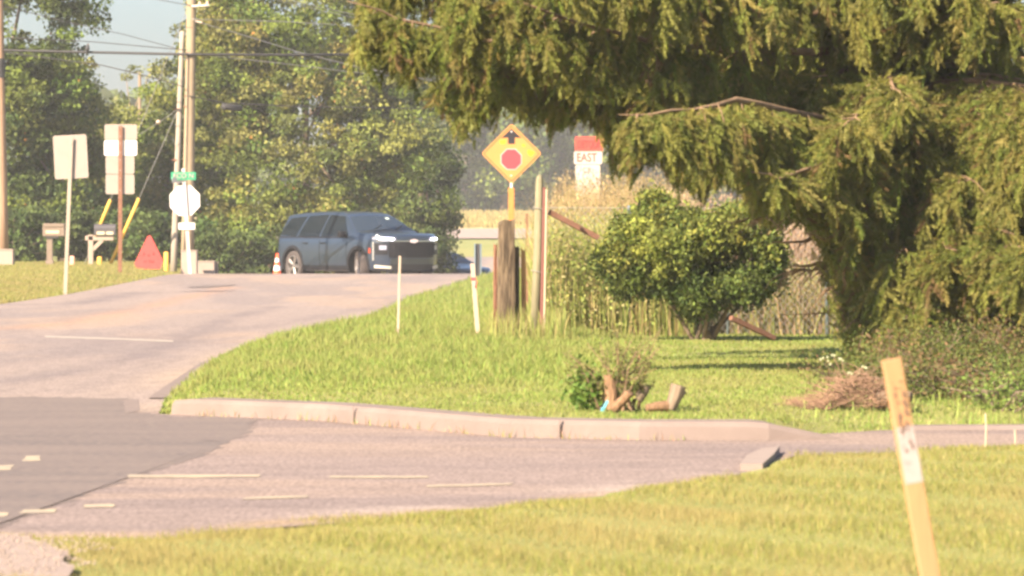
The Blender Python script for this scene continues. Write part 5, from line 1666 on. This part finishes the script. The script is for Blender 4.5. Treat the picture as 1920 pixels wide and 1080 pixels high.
for sd_ in (-1, 1):
    for nm, poly in (('side_window', [(-2.20, 1.19), (-1.42, 1.15), (-1.30, 1.66), (-2.02, 1.62)]), ('side_window', [(-1.30, 1.15), (-.30, 1.14), (-.30, 1.70), (-1.18, 1.67)]), ('side_window', [(-.22, 1.14), (1.06, 1.16), (.50, 1.65), (-.22, 1.70)])):
        side_patch(SUV, poly, .006, nm, M['glass'], root, sd_)
    # belt moulding, doors
    side_patch(SUV, [(-2.2, 1.115), (1.15, 1.115), (1.12, 1.135), (-2.2, 1.15)], .012, 'window_trim', M['trim'], root, sd_)
    for k_, (dx0, dx1) in enumerate(((-1.02, -.22), (-.20, 1.04))):
        side_patch(SUV, [(dx0 - .012, .405), (dx1 + .012, .405), (dx1 + .012, 1.11), (dx0 - .012, 1.11)], .004, 'door_gap', M['trim'], root, sd_)
        dr = side_patch(SUV, [(dx0 + .004, .42), (dx1 - .004, .42), (dx1 - .004, 1.10), (dx0 + .004, 1.10)], .009, 'door', M['paint_blue'], root, sd_)
        _, _, _, hw_, _, _ = car_surface(SUV)
        hx = dx0 + .16
        MB().box((hx, sd_ * (hw_(hx, .98) + .028), .98), (.22, .03, .032)).build('handle', M['trim'], dr, bevel=.008)
    side_patch(SUV, [(-1.02, .30), (1.08, .30), (1.08, .40), (-1.02, .40)], .012, 'sill', M['trim'], root, sd_)
    # arches
    for wx_, wz_, r in WX:
        _, _, _, hw_, _, _ = car_surface(SUV); vs = []; fs = []
        N = 22
        for i in range(N + 1):
            a_ = math.pi * (-.06 + 1.12 * i / N)
            for rr_, of in ((r - .012, -.03), (r - .012, .016), (r + .065, .018), (r + .075, 0)):
                x_, z_ = wx_ + rr_ * math.cos(a_), wz_ + rr_ * math.sin(a_)
                vs.append((x_, sd_ * (hw_(min(max(x_, -2.45), 2.45), max(z_, .3)) + of), max(z_, .27)))
        for i in range(N):
            for k_ in range(3):
                q = i * 4 + k_; fs.append((q, q + 1, q + 5, q + 4))
        MB().add(vs, fs).build('wheel_arch', M['trim'], root)
        st = math.radians(-21) if wx_ > 0 else 0
        wheel(root, wx_, sd_ * .855, wz_, R_, st, sd_)
    # mirror
    m_ = MB(); m_.box((.98, sd_ * 1.09, 1.20), (.16, .22, .16)); mo = m_.build('mirror', M['trim'], root, bevel=.05)
    m_ = MB(); m_.tube([(1.0, sd_ * .93, 1.13), (1.0, sd_ * 1.02, 1.16)], .03, 6); m_.build('mirror_stalk', M['trim'], mo)
    side_patch(SUV, [(-2.53, .98), (-2.22, 1.00), (-2.26, 1.10), (-2.53, 1.10)], .010, 'taillight', M['amber'], root, sd_, 6)
    side_patch(SUV, [(2.06, .74), (2.16, .72), (2.16, .84), (2.08, .88)], .012, 'side_marker', M['amber'], root, sd_, 4)
# windscreen on the sloping top
ztop, zbot, plan, halfw, xf, xr = car_surface(SUV)
def top_patch(x0, x1, ins0, ins1, name, m, off=.008, n=10):
    vs = []; fs = []
    for j in range(n + 1):
        x = x0 + (x1 - x0) * j / n
        zt = float(ztop(x)); r = .085; zc = zt - .03 - r; wt = halfw(x, zc) - r
        lim = wt + r * .5 - (ins0 + (ins1 - ins0) * j / n)
        for i in range(n + 1):
            y = -lim + 2 * lim * i / n; t = min(1, abs(y) / wt)
            z = zc + r + .03 * (1 - t * t) - (max(0, abs(y) - wt) ** 2) * 6
            vs.append((x + off * .5, y, z + off))
    k = n + 1
    for j in range(n):
        for i in range(n):
            q = j * k + i; fs.append((q, q + k, q + k + 1, q + 1))
    return MB().add(vs, fs).build(name, m, root, smooth_sh=True)
top_patch(.71, 1.37, .03, .0, 'windscreen', M['glass_light'])
st = MB().box((.86, -.02 + .38, 1.60), (.09, .10, .004), Matrix.Rotation(.5, 3, 'Y')).build('windscreen_sticker', M['sticker'], root)
for sy in (-.35, .3):
    MB().tube([(1.36, sy, 1.318), (1.16, sy + .32, 1.43)], .01, 5).build('wiper', M['trim'], root)
# nose
front_patch(SUV, -.66, .66, .62, 1.00, .018, 'grille', M['trim'], root)
for k_ in range(5):
    front_patch(SUV, -.62, .62, .66 + k_ * .065, .672 + k_ * .065, .026, 'grille_bar', M['under'] if k_ % 2 else M['trim'], root)
front_patch(SUV, -.90, .90, 1.015, 1.038, .024, 'chrome_bar', M['chrome'], root, 16)
for sd_ in (-1, 1):
    front_patch(SUV, sd_ * .50, sd_ * .97, 1.045, 1.11, .014, 'headlight', M['lamp_lens'], root, z0b=1.07, z1b=1.12)
    front_patch(SUV, sd_ * .56, sd_ * .86, 1.055, 1.096, .022, 'running_light', M['lamp'], root, z0b=1.065, z1b=1.104)
    front_patch(SUV, sd_ * .69, sd_ * .93, .69, .97, .018, 'lamp_housing', M['trim'], root)
    front_patch(SUV, sd_ * .72, sd_ * .86, .81, .92, .024, 'headlight', M['lamp_lens'], root)
    front_patch(SUV, sd_ * .955, sd_ * .975, .54, 1.01, .03, 'corner_blade', M['chrome'], root, 3)
    front_patch(SUV, sd_ * .62, sd_ * .94, .335, .40, .03, 'fog_trim', M['skid'], root, z0b=.36, z1b=.43)
front_patch(SUV, -.62, .62, .46, .585, .02, 'bumper', M['paint_dark'], root)
front_patch(SUV, -.64, .64, .31, .45, .016, 'lower_intake', M['under'], root)
front_patch(SUV, -.62, .62, .27, .30, .03, 'skid_plate', M['trim'], root)
# bow-tie emblem
bt = [(-.115, -.012), (-.09, -.038), (-.028, -.038), (-.028, -.05), (.028, -.05), (.028, -.038), (.115, -.038 + .026), (.09, .038), (.028, .038), (.028, .05), (-.028, .05), (-.028, .038), (-.09, .038)]
MB().prism(bt, .02, (xf(0) + .05, 0, 1.026), u=(0, 1, 0), w=(0, 0, 1), nrm=(1, 0, 0)).build('emblem', M['emblem'], root)

# dark sedan beyond the crest
SED = dict(w=.90, front=2.35, rear=-2.40, fr=.45, rr=.40, belt=.95, tumble=.36,
           top=[(-2.42, .86), (-2.3, .99), (-1.75, 1.05), (-1.60, 1.08), (-.95, 1.37), (-.5, 1.44), (.1, 1.44), (.4, 1.38), (1.15, 1.02), (1.3, .98), (2.0, .90), (2.25, .82), (2.38, .70)],
           bot=[(-2.42, .35), (-2.1, .25), (2.0, .22), (2.38, .28)])
sp_ = gp(818, 148); sp_.z = float(g_mid(150))
root = thing('sedan', sp_, 'dark sedan half hidden by the road crest, right of the suv', 'sedan', rotz=math.radians(-52))
WX2 = ((1.42, .32, .37), (-1.38, .32, .37))
car_body(SED, 'body', M['paint_dark'], root, WX2)
for sd_ in (-1, 1):
    for poly in ([(-1.45, 1.0), (-.25, .98), (-.25, 1.33), (-.85, 1.30)], [(-.18, .98), (.98, .98), (.38, 1.29), (-.18, 1.33)]):
        side_patch(SED, poly, .006, 'side_window', M['glass'], root, sd_)
    for dx0, dx1 in ((-1.0, -.2), (-.18, .95)):
        dr = side_patch(SED, [(dx0, .34), (dx1, .34), (dx1, .93), (dx0, .93)], .006, 'door', M['paint_dark'], root, sd_)
    for wx_, wz_, r in WX2: wheel(root, wx_, sd_ * .80, wz_, .32, 0, sd_)
    MB().box((.85, sd_ * 1.0, 1.0), (.12, .18, .12)).build('mirror', M['paint_dark'], root, bevel=.03)
ztop, zbot, plan, halfw, xf, xr = car_surface(SED)
top_patch(.42, 1.12, .03, .0, 'windscreen', M['glass_light'])
top_patch(-1.55, -1.0, .0, .03, 'rear_window', M['glass'])

# ------------------------------------------------------------------ haze
hz = bpy.data.materials.new('haze_air'); hz.use_nodes = True
nt = hz.node_tree; nt.nodes.clear()
out = nt.nodes.new('ShaderNodeOutputMaterial'); pv = nt.nodes.new('ShaderNodeVolumePrincipled')
pv.inputs['Color'].default_value = (.93, .93, .93, 1)
pv.inputs['Density'].default_value = .00046
pv.inputs['Anisotropy'].default_value = 0
nt.links.new(pv.outputs[0], out.inputs['Volume'])
mb = MB(); mb.box((0, 595, 9.5), (1900, 1480, 24)); tag(mb.build('haze', hz), kind='stuff')
